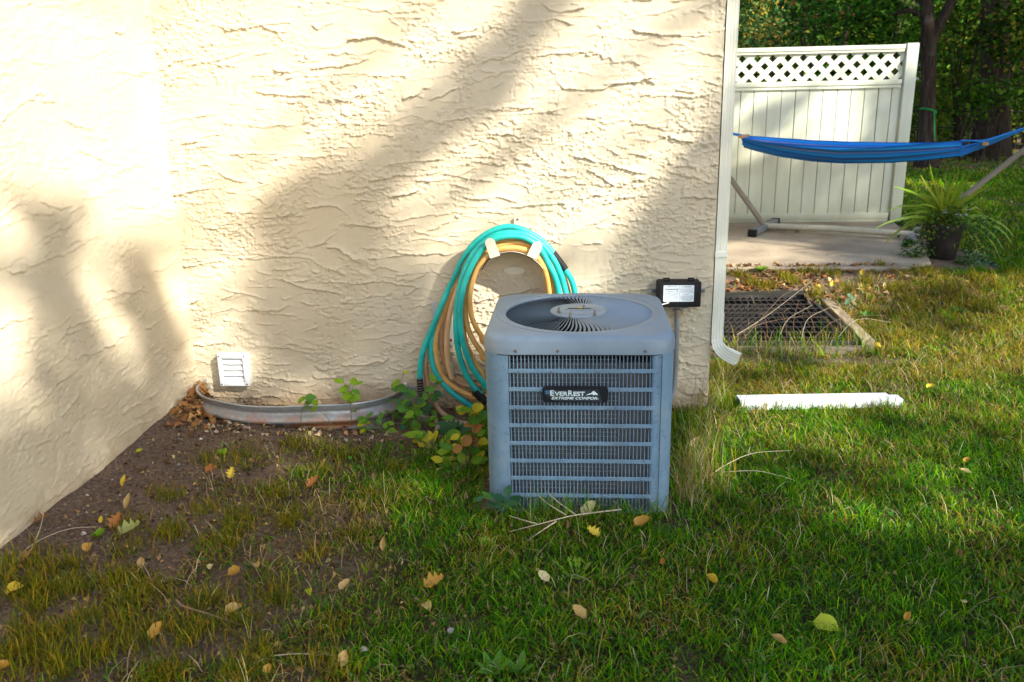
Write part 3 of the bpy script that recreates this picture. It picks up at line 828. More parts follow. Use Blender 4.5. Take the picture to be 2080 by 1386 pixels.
# ------------------------------------------------------------------ dryer vent
v0 = on_y(441, 720, -.045); v1 = on_y(507, 784, -.045)
vx0, vx1, vz1, vz0 = v0[0], v1[0], v0[2], v1[2]; vcx, vcz = (vx0 + vx1) / 2, (vz0 + vz1) / 2; vw, vh = vx1 - vx0, vz1 - vz0
dv = thing('dryer_vent', (vcx, 0, vcz), 'small square white louvred vent low on the stucco wall', 'vent')
s = MB()
for cx_, cz_, sx_, sz_ in ((vx0 + .011, vcz, .022, vh), (vx1 - .011, vcz, .022, vh)): s.box((cx_, -.026, cz_), (sx_, .052, sz_), .003)
s.box((vcx, -.026, vz1 - .011), (vw - .0445, .0515, .022), .003); s.box((vcx, -.026, vz0 + .010), (vw - .0445, .0515, .02), .003)
s.build('frame', M_WHITEPL, dv, smooth=25)
nf = 4; ih = vh - .046
for k in range(nf):
    za = vz1 - .023 - ih * k / nf; zb = za - ih / nf + .002
    vs = []
    N = 7
    for i in range(N):
        x = vx0 + .0235 + (vw - .047) * i / (N - 1); sag = .0022 * math.sin(math.pi * i / (N - 1))
        vs += [(x, -.030, za - sag * .4), (x, -.0465, zb - sag), (x, -.043, zb - sag - .001)]
    fs = []
    for i in range(N - 1):
        for j in range(2): fs.append((3 * i + j, 3 * i + j + 1, 3 * i + j + 4, 3 * i + j + 3))
    s = MB(); s.add(vs, fs); s.build('louver', M_WHITEPL, dv)
for sx_ in (vx0 + .010, vx1 - .010):
    for sz_ in (vz0 + .010, vz1 - .010):
        s = screw_mesh(.003); s.v = [(v[0], -v[2], v[1]) for v in s.v]; o = s.build('screw', M_SCREW, None, smooth=True); o.parent = dv; o.location = Vector((sx_ - vcx, -.052, sz_ - vcz))

# ------------------------------------------------------------------ downspout
DSX = WR + .031
ds = thing('downspout', (DSX, .03, 0), 'cream downspout with a curved outlet at the corner of the house', 'downspout')
hw, hd = .028, .036
def dsec(sc=1.0, groove=.0012):
    """ribbed rectangular section, local a (across), b (outwards)"""
    pts = []
    def side(p, q, ribs):
        n = ribs * 4
        for i in range(n):
            t = i / n; x = p[0] + (q[0] - p[0]) * t; y = p[1] + (q[1] - p[1]) * t
            d = groove if (i % 4) in (2, 3) and .08 < t < .95 else 0
            nx_, ny_ = (q[1] - p[1]), -(q[0] - p[0]); l = math.hypot(nx_, ny_)
            pts.append((x - nx_ / l * d, y - ny_ / l * d))
    c = [(-hw * sc, -hd * sc), (hw * sc, -hd * sc), (hw * sc, hd * sc), (-hw * sc, hd * sc)]
    for i in range(4): side(c[i], c[(i + 1) % 4], 4 if i % 2 == 0 else 3)
    return pts
def sweep(path, sec, ups):
    rs = []
    path = np.array(path); T = np.gradient(path, axis=0); T /= np.linalg.norm(T, axis=1, keepdims=True)
    for i, p in enumerate(path):
        a = np.asarray(ups[i] if isinstance(ups, list) else ups, float); a = a - T[i] * (a @ T[i]); a /= np.linalg.norm(a)
        bq = np.cross(T[i], a)
        s_ = sec[i] if isinstance(sec[0], list) else sec
        rs.append([tuple(p + a * u + bq * v) for u, v in s_])
    return rs
path = [(DSX, .03, z) for z in (2.95, 2.2, 1.5, .9, .46)]
s = MB(); s.rings(sweep(path, dsec(), (1, 0, 0))); s.build('pipe', M_DSP, ds, smooth=20)
cp = spline([(DSX, .026, .53), (DSX, .026, .425), (DSX + .004, .020, .372), (DSX + .026, .002, .330), (DSX + .066, -.022, .307), (DSX + .104, -.042, .292)], 7)
ups = [(1, 0, .0) if i < 6 else (1 * math.cos(min(1, (i - 6) / 22) * 1.2), 0, math.sin(min(1, (i - 6) / 22) * 1.2)) for i in range(len(cp))]
secs = []
for i in range(len(cp)):
    f = i / len(cp); k = 1.06 - (.03 if (8 < i < 30 and i % 4 == 0) else 0); secs.append(dsec(k))
s = MB(); s.rings(sweep(cp, secs, [np.array((1.0, 0, 0)) for _ in cp] if False else ups)); s.build('outlet_elbow', M_DSP, ds, smooth=20)
s = MB(); s.box((DSX, .028, .83), (hw * 2 + .008, hd * 2 + .008, .028), .002); s.build('strap', M_DSP, ds)

# ------------------------------------------------------------------ window well
ww = thing('window_well', (-1.45, -.18, 0), 'galvanised corrugated steel window well with rust along its foot', 'window well')
plan = spline([(-2.005, .02), (-2.010, -.06), (-1.985, -.17), (-1.90, -.275), (-1.76, -.325), (-1.55, -.345), (-1.25, -.338), (-1.10, -.305), (-.985, -.215), (-.925, -.11), (-.905, -.035), (-.90, -.012)], 7)
plan2 = [np.array(p) for p in plan]
tang = np.gradient(np.array(plan2), axis=0); tang /= np.linalg.norm(tang, axis=1, keepdims=True); nrm = np.stack([tang[:, 1], -tang[:, 0]], 1)
if nrm[len(nrm) // 2][1] > 0: nrm = -nrm
prof = []
ztop = .135
for i in range(34):
    z = -.12 + (ztop + .12) * i / 33; prof.append((.017 * math.cos((z - .055) / .078 * 2 * math.pi) * sstep(.128, .10, z), z))
prof += [(.004, ztop + .004), (.010, ztop + .005), (.013, ztop), (.009, ztop - .006), (.004, ztop - .005)]
rs = []
for off, z in prof: rs.append([(p[0] + n_[0] * off, p[1] + n_[1] * off, z + .02 * sstep(-1.6, -2.0, p[0]) + .004 * math.sin(p[0] * 9)) for p, n_ in zip(plan2, nrm)])
s = MB(); s.rings(rs, closed=False); s.build('steel_sheet', M_GALV, ww, smooth=60)
s = MB(); s.box((-.855, -.014, .04), (.095, .003, .17), .001); s.build('wall_flange', M_GALV, ww)
for z in (-.0, .055, .10):
    s = screw_mesh(.006); s.v = [(v[0], -v[2], v[1]) for v in s.v]; o = s.build('screw', M_GALV, None, smooth=True); o.parent = ww; o.location = Vector((-.85 + 1.45, -.016 + .18, z))
s = MB(); s.box((-.90, -.04, .145), (.016, .034, .024), .005); s.build('rim_cap', M_WHITEPL, ww)

# ------------------------------------------------------------------ white pipe on the grass
pA = on_z(1500, 808, .06); pB = on_z(1806, 803, .06); pC = on_z(1835, 815, .05)
dvec = (pB - pA); dvec[2] = 0; L = np.linalg.norm(dvec); dvec /= L
ang = math.atan2(dvec[1], dvec[0])
pp_ = thing('drain_extension', ((pA + pB) / 2)[:2].tolist() + [.03], 'white plastic drain pipe lying in the grass below the downspout', 'drain pipe')
rz = rotm((0, 0, 1), ang)
def hollow(cx_, L_, w_, h_, t_, name):
    m_ = MB()
    o = [(-w_ / 2, -h_ / 2), (w_ / 2, -h_ / 2), (w_ / 2, h_ / 2), (-w_ / 2, h_ / 2)]; i_ = [(a * (1 - 2 * t_ / w_), c_ * (1 - 2 * t_ / h_)) for a, c_ in o]
    rs_ = [[(x, a, c_) for a, c_ in sec] for x, sec in ((-L_ / 2 + .01, i_), (-L_ / 2, i_), (-L_ / 2, o), (L_ / 2, o), (L_ / 2, i_), (L_ / 2 - .05, i_))]
    m_.rings(rs_); m_.v = [tuple(rz @ np.array(v) + np.array(cx_)) for v in m_.v]; return m_.build(name, M_WHITEPL, pp_)
mid = (pA + pB) / 2; zz = .032
hollow((mid[0], mid[1], zz), L, .084, .054, .002, 'outer_pipe')
e = pB + dvec * .002; hollow((e[0], e[1] - .006, zz - .004), .11, .076, .046, .002, 'inner_pipe')

# ------------------------------------------------------------------ grate over the basement well
gr = thing('well_grate', ((PIT[0] + PIT[1]) / 2, (PIT[2] + PIT[3]) / 2, .03), 'dark steel bar grate over the pit beside the house', 'grate')
gx0, gx1, gy0, gy1 = PIT[0], PIT[1] + .02, PIT[2] + .02, PIT[3] + .01
def gzt(y): return .035 + .012 * (y - gy0)
s = MB()
for (xa, ya, xb, yb_) in ((gx0, gy0, gx1, gy0), (gx0, gy1, gx1, gy1), (gx0, gy0, gx0, gy1), (gx1, gy0, gx1, gy1)):
    vert = xa == xb
    s.box(((xa + xb) / 2, (ya + yb_) / 2 + (0 if not vert else 0), (gzt(ya) + gzt(yb_)) / 2 - .004), ((.026 if vert else xb - xa + .0255), (yb_ - ya - .03 if vert else .026), .04), .002)
s.build('frame', M_STEELGRATE, gr)
nb = 22; bar_m = MB(); bar_m.box((0, 0, 0), (.0045, gy1 - gy0 - .02, .012)); bo = None
for i in range(1, nb):
    x = gx0 + (gx1 - gx0) * i / nb
    if bo is None: bo = bar_m.build('bar', M_STEELGRATE, None); o = bo
    else: o = bo.copy(); COL.objects.link(o)
    o.parent = gr; o.location = Vector((x - gr.location.x, (gy0 + gy1) / 2 - gr.location.y, gzt((gy0 + gy1) / 2) - .03 - .004)); o.rotation_euler = (math.atan(.012), 0, 0)
cb = MB(); cb.box((0, 0, 0), (gx1 - gx0 - .02, .0045, .006)); co_ = None
nc = 10
for i in range(1, nc):
    y = gy0 + (gy1 - gy0) * i / nc
    if co_ is None: co_ = cb.build('cross_bar', M_STEELGRATE, None); o = co_
    else: o = co_.copy(); COL.objects.link(o)
    o.parent = gr; o.location = Vector(((gx0 + gx1) / 2 - gr.location.x, y - gr.location.y, gzt(y) - .03 + .0045))
def timber(a, b_, w_, h_, label, mt):
    a = np.array(a, float); b_ = np.array(b_, float); d = b_ - a; L_ = np.linalg.norm(d[:2]); an = math.atan2(d[1], d[0])
    t_ = MB(); N = 14; sec = [(-w_ / 2, -h_ / 2), (w_ / 2, -h_ / 2), (w_ / 2, h_ / 2 - .006), (w_ / 2 - .006, h_ / 2), (0, h_ / 2 - .002), (-w_ / 2 + .006, h_ / 2), (-w_ / 2, h_ / 2 - .006)]
    r_ = random.Random(len(label)); rs_ = []
    for i in range(N):
        x = -L_ / 2 + L_ * i / (N - 1); rs_.append([(x, u + r_.gauss(0, .0025), v + r_.gauss(0, .002)) for u, v in sec])
    t_.rings(rs_, True, True, True); rm = rotm((0, 0, 1), an); c_ = (a + b_) / 2; t_.v = [tuple(rm @ np.array(v) + c_) for v in t_.v]
    o = t_.build('timber_edging', mt, None, origin=c_); return tag(o, label, 'timber', 'timbers framing the pit')
timber((1.925, 2.42, .035), (1.868, 1.07, .012), .08, .10, 'weathered timber running along the right side of the steel grate', M_TIMBER)
timber((.74, 1.06, -.012), (1.82, 1.055, -.012), .05, .09, 'weathered timber along the near edge of the steel grate', M_TIMBERX)
# ------------------------------------------------------------------ hose hanger
def zp(x, y): return (820 + x / 2.95, 430 + y / 2.95)
def W3(x, y, d): p = on_y(*zp(x, y), -d); return p
hc = W3(660, 470, .08)
hg = thing('hose_hanger', (hc[0], 0, hc[2]), 'cream metal hose hanger with two end tabs screwed to the stucco', 'hose hanger')
# curved saddle
prof_px = [(470, 345), (490, 308), (520, 278), (570, 254), (640, 242), (700, 250), (750, 272), (800, 305), (835, 345)]
arc = [W3(x, y, .17) for x, y in prof_px]; arcs = spline(arc, 5)
s = MB(); rs = []
for yv in (-.008, -.05, -.10, -.15, -.172): rs.append([(p[0], yv, p[2] - (.0 if yv > -.15 else 0)) for p in arcs])
rs2 = [[(p[0], r[0][1], p[2] - .003) for p in r] for r in rs]
s.rings(rs, closed=False); s.rings(rs2, closed=False); s.rings([rs[-1], rs2[-1]], closed=False); s.build('saddle', M_HANGER, hg, smooth=50)
s = MB(); s.tube([(p[0], -.172, p[2] - .002) for p in arcs], .0028, 6); s.build('saddle_lip', M_BLACKPL, hg)
def tab(c0, c1, w_):
    a = W3(*c0, .176); b_ = W3(*c1, .184); d = b_ - a; L = np.linalg.norm(d); u = d / L; side = np.cross(u, (0, 1, 0)); pts = []
    for k in range(9):
        t = math.pi * k / 8; pts.append(b_ - u * w_ * .5 + u * math.sin(t) * w_ * .5 + side * math.cos(t) * w_ * .5)
    pts = [a + side * w_ * .52] + pts + [a - side * w_ * .52]; n = len(pts); s = MB()
    s.add([p + np.array((0, -.0015, 0)) for p in pts] + [p + np.array((0, .0015, 0)) for p in pts], [tuple(range(n)), tuple(range(n, 2 * n))[::-1]] + [(i, (i + 1) % n, (i + 1) % n + n, i + n) for i in range(n)])
    return s.build('end_tab', M_HANGER, hg)
tab((548, 272), (508, 160), .050); tab((768, 276), (812, 182), .050)
s = MB(); p = W3(684, 70, .006); s.box((p[0], -.012, p[2] - .02), (.038, .010, .10), .002); s.build('wall_plate', M_HANGER, hg)
p = W3(683, 46, .012); s = screw_mesh(.004); s.v = [(v[0], -v[2], v[1]) for v in s.v]; o = s.build('screw', M_SCREW, None, smooth=True); o.parent = hg; o.location = Vector((p[0] - hc[0], -.018, p[2] - hc[2]))
s = MB(); rs = [[(hc[0] + .055 * math.cos(t) * k, -.012, hc[2] + .085 + .02 * math.sin(t) * k) for t in np.linspace(0, 2 * math.pi, 12, endpoint=False)] for k in (1, .2)]
s.rings(rs, True, False, True); s.build('back_plate', M_HANGER, hg)

# ------------------------------------------------------------------ hoses
def strand(m, pts, rad, extra0=None, extra1=None, wob=.0015):
    P = [W3(x, y, d) for x, y, d in pts]
    if extra0: P = [np.array(e) for e in extra0] + P
    if extra1: P = P + [np.array(e) for e in extra1]
    sp = spline(P, 6); m.tube(sp, rad, 10); return sp
RT = .0152; RO = .0138
hid_r = lambda d, z=.36, x=.0: (x, -d, z)     # behind the unit
th_ = thing('garden_hose', (hc[0], -.1, hc[2] - .3), 'teal garden hose coiled on the hanger over the tan hose', 'garden hose')
BACK = -.16
def bottom(x0, d, x1=.02): return [W3(x0, 1215, d) + np.array((.10, 0, -.03)), np.array((-.16, -d - .02, .10)), np.array((x1, -d - .01, .22))]
s = MB()
# outer loop
T1 = [(1022, 560, .07), (1026, 490, .08), (1005, 410, .09), (965, 345, .095), (895, 250, .10), (850, 195, .10), (790, 148, .105), (700, 104, .11), (620, 91, .115), (540, 112, .12), (470, 152, .12), (410, 205, .115), (350, 290, .10), (300, 400, .09), (250, 500, .09), (215, 590, .10), (185, 670, .11), (166, 760, .11), (163, 850, .115), (182, 940, .12), (222, 1012, .125), (290, 1085, .13), (370, 1142, .13), (440, 1184, .13), (500, 1210, .13)]
sp1 = strand(s, T1, RT, extra0=[(.03, -.08, .2), (-.0, -.07, .42)], extra1=[(-.16, -.15, .10), (-.03, -.13, .14), (.03, -.08, .2)])
T3 = [(985, 560, .10), (972, 490, .105), (945, 390, .11), (900, 290, .115), (830, 200, .12), (760, 150, .13), (700, 132, .135), (620, 128, .14), (540, 147, .14), (475, 192, .14), (425, 242, .14), (385, 310, .145), (350, 400, .15), (328, 500, .16), (316, 600, .165), (314, 710, .17), (322, 800, .165), (342, 890, .16), (372, 970, .15), (412, 1040, .145), (455, 1085, .14), (500, 1125, .14)]
strand(s, T3, RT * 1.04, extra0=[(.0, -.10, .28), (-.06, -.1, .42)], extra1=[(-.15, -.14, .18), (-.05, -.13, .2), (.0, -.10, .28)])
T4 = [(940, 560, .12), (930, 490, .125), (910, 400, .13), (870, 320, .135), (840, 260, .14), (800, 205, .145), (745, 166, .15), (680, 148, .152), (600, 150, .152), (530, 172, .152), (470, 225, .155), (430, 280, .16), (390, 360, .165), (360, 440, .17), (342, 540, .175), (336, 640, .175), (345, 740, .175), (365, 820, .17), (395, 900, .16), (432, 970, .15), (475, 1020, .145), (530, 1060, .14)]
strand(s, T4, RT * 1.02, extra0=[(-.02, -.13, .32), (-.08, -.12, .44)], extra1=[(-.12, -.14, .2), (-.06, -.13, .25), (-.02, -.13, .32)])
T2 = [(216, 585, .115), (190, 650, .12), (152, 740, .125), (118, 830, .13), (101, 910, .135), (97, 1000, .14), (101, 1060, .15)]
strand(s, T2, RT, extra0=[W3(262, 480, .105)])
s.build('hose_tube', M_TEAL, th_, smooth=60)
def sleeve(name, pts, rad, mt, par): m = MB(); P = spline([W3(*q) for q in pts], 5); m.tube(P, rad, 12); return m.build(name, mt, par, smooth=50)
sleeve('coupling', [(893, 248, .101), (930, 296, .098), (968, 348, .095)], RT * 1.22, M_BLACKPL, th_)
sleeve('coupling', [(428, 1075, .142), (462, 1112, .14), (500, 1140, .14)], RT * 1.55, M_BLACKPL, th_)
spg = [(97, 1000, .14), (101, 1060, .15), (112, 1110, .16), (128, 1155, .175), (155, 1205, .19), (188, 1250, .20)]
guard = sleeve('strain_guard', spg, RT * 1.12, M_BLACKPL, th_)
P = spline([W3(*q) for q in spg], 24); T = np.gradient(P, axis=0); T /= np.linalg.norm(T, axis=1, keepdims=True); hx = []
for i, p in enumerate(P):
    a = np.cross(T[i], (0, 1, 0)); a /= np.linalg.norm(a); bq = np.cross(T[i], a); t = i * 2 * math.pi / 6.5
    hx.append(p + (a * math.cos(t) + bq * math.sin(t)) * RT * 1.2)
s = MB(); s.tube(hx, .0017, 5); s.build('spring', M_GALV, guard, smooth=60)
sleeve('hose_end', [(188, 1250, .20), (205, 1290, .215), (228, 1330, .23), (262, 1375, .25)], RO, M_BROWN, th_)

to_ = thing('garden_hose', (hc[0] + .02, -.09, hc[2] - .28), 'tan and brown rubber hose coiled beneath the teal hose with a metal nozzle', 'garden hose')
s = MB()
O1 = [(880, 560, .13), (872, 490, .13), (862, 420, .135), (845, 350, .14), (810, 285, .145), (770, 245, .15), (700, 222, .152), (640, 218, .152), (570, 226, .15), (520, 252, .15), (480, 290, .15), (440, 345, .15), (412, 420, .15), (396, 510, .15), (402, 600, .15), (422, 670, .15), (462, 738, .15), (520, 800, .15)]
strand(s, O1, RO, extra0=[(-.10, -.13, .36)], extra1=[(-.10, -.13, .36)])
O2 = [(915, 560, .10), (900, 480, .10), (885, 410, .105), (860, 345, .11), (825, 280, .115), (790, 228, .12), (720, 194, .125), (640, 188, .125), (560, 208, .125), (500, 242, .125), (455, 290, .125), (410, 345, .125), (388, 420, .13), (375, 510, .13), (370, 600, .13), (386, 700, .135), (420, 775, .14), (462, 835, .14), (520, 890, .14)]
strand(s, O2, RO, extra0=[(-.08, -.10, .34)], extra1=[(-.08, -.10, .34)])
O8 = [(905, 560, .075), (893, 480, .075), (870, 395, .08), (838, 310, .09), (800, 240, .10), (740, 184, .105), (660, 165, .11), (580, 180, .11), (520, 208, .11), (470, 245, .105), (430, 300, .10), (400, 370, .10), (365, 470, .10), (352, 560, .11), (356, 660, .12), (362, 740, .125), (382, 810, .125), (420, 895, .125), (465, 965, .125), (530, 1020, .12)]
strand(s, O8, RO, extra0=[(-.06, -.08, .3)], extra1=[(-.06, -.08, .3)])
O3 = [(990, 560, .05), (985, 490, .055), (960, 400, .06), (910, 300, .065), (840, 215, .075), (760, 170, .085), (680, 150, .09), (590, 165, .09), (510, 215, .085), (440, 265, .08), (375, 330, .075), (325, 400, .075), (290, 465, .08), (262, 540, .085), (230, 625, .09), (203, 700, .10), (188, 780, .105), (193, 860, .11), (217, 950, .115), (262, 1020, .12), (330, 1070, .125), (400, 1100, .13), (460, 1112, .13)]
strand(s, O3, RO * 1.08, extra0=[(-.05, -.06, .3)], extra1=[(-.14, -.13, .2), (-.05, -.06, .3)])
s.build('hose_tube', M_TAN, to_, smooth=60)
s = MB()
O4 = [(330, 400, .055), (300, 480, .06), (268, 550, .065), (243, 620, .07), (228, 700, .08), (227, 800, .085), (245, 895, .09), (282, 975, .10), (342, 1030, .105), (420, 1046, .11), (500, 1056, .11)]
strand(s, O4, RO, extra0=[W3(400, 320, .06), W3(480, 240, .07)])
O6 = [(205, 660, .08), (178, 720, .09), (150, 795, .10), (133, 880, .11), (133, 965, .115), (152, 1060, .125), (182, 1140, .14), (225, 1203, .155), (285, 1250, .18), (330, 1285, .2)]
strand(s, O6, RO)
O9 = [(300, 985, .09), (345, 1010, .09), (400, 1035, .09), (480, 1045, .09)]
strand(s, O9, RO * .95)
s.build('brown_hose_tube', M_BROWN, to_, smooth=60)
s = MB()
O5 = [(330, 450, .10), (300, 530, .11), (280, 600, .115), (266, 680, .12), (258, 780, .12), (263, 890, .12), (278, 960, .12), (290, 1000, .12)]
strand(s, O5, RO * 1.05); s.build('peach_hose_tube', M_PEACH, to_, smooth=60)
s = MB(); P = [W3(283, 900, .10), W3(291, 945, .10), W3(298, 975, .10), W3(290, 1003, .105)]; s.tube(spline(P, 4), [.006, .008, .010, .011, .0125, .0125, .014, .014, .015, .0155, .013, .012, .010], 10); s.build('nozzle', M_BRASS, to_, smooth=40)

# tap behind the coil
tp = W3(285, 720, .02)
tap = thing('outdoor_tap', (tp[0], 0, tp[2]), 'grey wall plate with a red tap handle hidden behind the hoses', 'tap')
s = MB(); p0 = W3(165, 545, .012); p1 = W3(300, 803, .012); s.box(((p0[0] + p1[0]) / 2, -.010, (p0[2] + p1[2]) / 2), (p1[0] - p0[0], .014, p0[2] - p1[2]), .002); s.build('wall_plate', M_GREYPL, tap)
s = MB(); s.tube([(tp[0] - .02, -.016, tp[2] - .01), (tp[0] - .02, -.06, tp[2] - .01), (tp[0] - .02, -.075, tp[2] - .04)], .011, 10); s.build('spout', M_BRASS, tap, smooth=40)
p = W3(262, 770, .05); s = MB(); s.box((p[0], -.055, p[2]), (.05, .012, .014), .004); s.build('handle', M_REDKNOB, tap)

# flat stones behind the hoses
for (px, py, w_, d_, lb) in ((925, 862, .20, .13, 'flat brown stone on the soil behind the hose coil'), (868, 842, .10, .08, 'small brown stone against the foot of the wall')):
    p = on_g(px, py + 12); s = MB(); r_ = random.Random(int(px)); N = 11
    rs = []
    for k, zz in ((.9, -.02), (1.0, .01), (.93, .032), (.6, .041)): rs.append([(p[0] + w_ / 2 * k * math.cos(2 * math.pi * i / N) * (1 + .12 * math.sin(i * 2.3 + px)), p[1] + d_ / 2 * k * math.sin(2 * math.pi * i / N) * (1 + .12 * math.cos(i * 1.7)), p[2] + zz + .006 * math.sin(i * 3.1)) for i in range(N)])
    s.rings(rs, True, True, True); tag(s.build('flat_stone', M_STONE, None, origin=p), lb, 'stone')

# ------------------------------------------------------------------ privacy fence
FY = 5.34
fz = lambda py: on_y(1700, py, FY)[2]
fe = thing('privacy_fence', (2.3, FY, ptop), 'cream vinyl privacy fence panel with lattice top behind the hammock', 'fence')
FX0, FX1 = .74, 3.425
zt0, zt1 = fz(94), fz(108.5); zm0, zm1 = fz(164), fz(181); zb0, zb1 = fz(436), fz(446)
s = MB(); s.box((3.492, FY, (zt0 + .012 + ptop) / 2), (.118, .118, zt0 + .012 - ptop), .008); s.build('post', M_VINYL, fe, smooth=30)
s = MB(); s.box((FX0 + .01, FY, (zt0 + ptop) / 2), (.09, .12, zt0 - ptop), .008); s.build('post', M_VINYL, fe, smooth=30)
def rail(z0, z1, name, dep=.10):
    s = MB(); h_ = z0 - z1
    s.box(((FX0 + FX1) / 2 + .02, FY, z0 - h_ * .3), (FX1 - FX0 - .06, dep, h_ * .6), .004)
    s.box(((FX0 + FX1) / 2 + .02, FY, z1 + h_ * .2), (FX1 - FX0 - .06, dep - .02, h_ * .4 - .002), .004); s.build(name, M_VINYL, fe, smooth=30)
rail(zt0, zt1, 'top_rail'); rail(zm0, zm1, 'middle_rail'); rail(zb0 + .02, zb1 - .03, 'bottom_rail')
lines_px = [1430 + x / 2.665 for x in (200, 272, 346, 421, 497, 570, 645, 722, 797, 870, 945, 1017, 1072)]
xs_ = [on_y(px, 190, FY - .02)[0] for px in lines_px]
pw = xs_[1] - xs_[0]; xs_ = [xs_[0] - pw * k for k in range(6, 0, -1)] + xs_
g_ = random.Random(8)
for a, c_ in zip(xs_[:-1], xs_[1:]):
    s = MB(); gap = g_.uniform(.005, .010); yo = g_.uniform(-.002, .002)
    s.box(((a + c_) / 2, FY - .004 + yo, (zm1 + zb0) / 2 + .01), (c_ - a - gap, .028, zm1 - zb0 + .01), .003); s.build('plank', M_VINYL, fe)
s = MB(); s.box((3.4225, FY - .012, (zm1 + zb0) / 2), (.014, .02, zm1 - zb0), .002); s.build('stain_strip', M_VINYL_STAIN, fe)
# lattice, each slat on its own, clipped to the opening
def clip_slat(xc, sgn, y, w_):
    zlo, zhi = zm0 + .001, zt1 - .001; hh_ = zhi - zlo
    # centre line x = xc + sgn*(z-zlo); horizontal width w*sqrt2
    hw_ = w_ * math.sqrt(2) / 2
    poly = [(xc - hw_, zlo), (xc + hw_, zlo), (xc + hw_ + sgn * hh_, zhi), (xc - hw_ + sgn * hh_, zhi)]
    def cut(P, x0, keep_gt):
        out = []
        for i in range(len(P)):
            a, b_ = P[i], P[(i + 1) % len(P)]
            ina = (a[0] >= x0) == keep_gt; inb = (b_[0] >= x0) == keep_gt
            if ina: out.append(a)
            if ina != inb: t = (x0 - a[0]) / (b_[0] - a[0]); out.append((x0, a[1] + t * (b_[1] - a[1])))
        return out
    poly = cut(poly, FX0 + .05, True)
    if len(poly) > 2: poly = cut(poly, FX1 - .005, False)
    if len(poly) < 3: return
    s = MB(); s.plate(poly, y - .004, y + .004); s.build('lattice_slat', M_VINYL, fe)
per = on_y(1480 + 168 / 5.47, 140, FY)[0] - on_y(1480, 140, FY)[0]
xoff = on_y(1480 + 390 / 5.47, 163, FY)[0]
k0 = int((FX0 - xoff) / per) - 5; k1 = int((FX1 - xoff) / per) + 5
for k in range(k0, k1):
    clip_slat(xoff + per * (k + .5) - 0.0, 1, FY - .012, .054)
    clip_slat(xoff + per * (k + .5) + 0.0, -1, FY - .002, .054)

# ------------------------------------------------------------------ hammock and its stand
LF = on_z(1553, 459, .255); LF2 = on_z(1530, 470, .235); LF3 = on_z(1576, 447, .235)
RF = on_z(1840, 500, .235)
fd = (LF3 - LF2); fd[2] = 0; fl_ = np.linalg.norm(fd); fd /= fl_
ax = np.array([fd[1], -fd[0], 0])           # stand axis, pointing right
if ax[0] < 0: ax = -ax
P1 = on_v(1840, 479, LF, ax)
hs = thing('hammock_stand', (LF[0], LF[1], ptop), 'taupe steel hammock stand with angled arms and grey cross feet', 'hammock stand')
tR = (RF + fd * (fl_ * .5) - LF) @ ax; RC = LF + ax * tR; RC[2] = LF[2]
s = MB(); s.tube([LF + ax * -.02, LF + ax * (tR * .5) + np.array((0, 0, .012)), RC + ax * .02], .030, 14); s.build('base_tube', M_STANDLIT, hs, smooth=40)
for C0, nm in ((LF, 0), (RC, 1)):
    a = C0 - fd * fl_ * .5; b_ = C0 + fd * fl_ * .5; a[2] = b_[2] = ptop + .045
    rm = rotm((0, 0, 1), math.atan2(fd[1], fd[0])); c_ = (a + b_) / 2; c_[2] = ptop + .04
    s = MB(); s.box(c_, (fl_, .075, .06), .008, rot=rm); f_ = s.build('foot', M_STANDFOOT, hs, smooth=30)
    for e_ in (a, b_):
        s = MB(); s.box((e_[0], e_[1], ptop + .038), (.06, .084, .07), .008, rot=rm); s.build('foot_cap', M_BLACKPL, f_, smooth=30)
AL = on_v(1485, 365, LF, ax); AR = on_v(2080, 305, LF, ax); AR0 = on_v(1945, 410, LF, ax)
dl = AL - LF; endL = LF + dl * 1.75
dr = AR - AR0; endR = AR + dr * .62
s = MB(); s.tube([LF + np.array((0, 0, .0)), LF + dl * .5, LF + dl, endL], [.028, .028, .027, .026], 14); s.build('arm', M_STANDTUBE, hs, smooth=40)
k = (AR0[2] - RC[2]) / dr[2]; st_ = AR0 - dr * k
s = MB(); s.tube(spline([RC, (RC * .45 + st_ * .55) + np.array((0, 0, .01)), st_ + dr * (k * .35), AR0, AR, endR], 4), .026, 14); s.build('arm', M_STANDTUBE, hs, smooth=40)
hk = lambda p: p
# fabric
hL = on_v(1512, 284, LF, ax); hR = on_v(1952, 299, LF, ax)
mid_top = on_v(1720, 289, LF, ax); mid_bot = on_v(1700, 330, LF, ax)
ham = thing('hammock', tuple((hL + hR) / 2), 'blue striped fabric hammock strung across the patio', 'hammock')
NU, NV = 48, 40; Vh = []; Ch = []
for i in range(NU + 1):
    u = i / NU; c_ = hL * (1 - u) + hR * u
    top_px = np.interp(u, [0, .12, .3, .5, .8, .95, 1], [279, 283, 288, 290, 290, 289.5, 289])
    bot_px = np.interp(u, [0, .06, .2, .35, .5, .7, .85, .96, 1], [296, 303, 317, 326, 330.5, 330, 324.5, 318, 315])
    px_ = proj(c_)[0][0]
    zt_ = on_v(px_, top_px, LF, ax)[2]; zb_ = on_v(px_, bot_px, LF, ax)[2]
    half = .06 + .27 * math.sin(math.pi * min(max(u, .02), .98)) ** .7
    for j in range(NV + 1):
        v = j / NV * 2 - 1
        fold = .015 * math.sin(v * 15 + u * 4.0) * (1 - .4 * math.sin(math.pi * u)) + .006 * math.sin(v * 37 + 1.3 + 5 * u)
        z = zb_ + (zt_ - zb_) * (abs(v) ** 2.2) * (1 if v > 0 else .80 + .2 * abs(2 * u - 1)) + fold
        Vh.append(c_ + fd * half * math.copysign(abs(v) ** .85, v) + np.array((0, 0, z - c_[2])))
        Ch.append((j / NV, 0, 0))
idx = (np.arange(NU)[:, None] * (NV + 1) + np.arange(NV)[None, :])
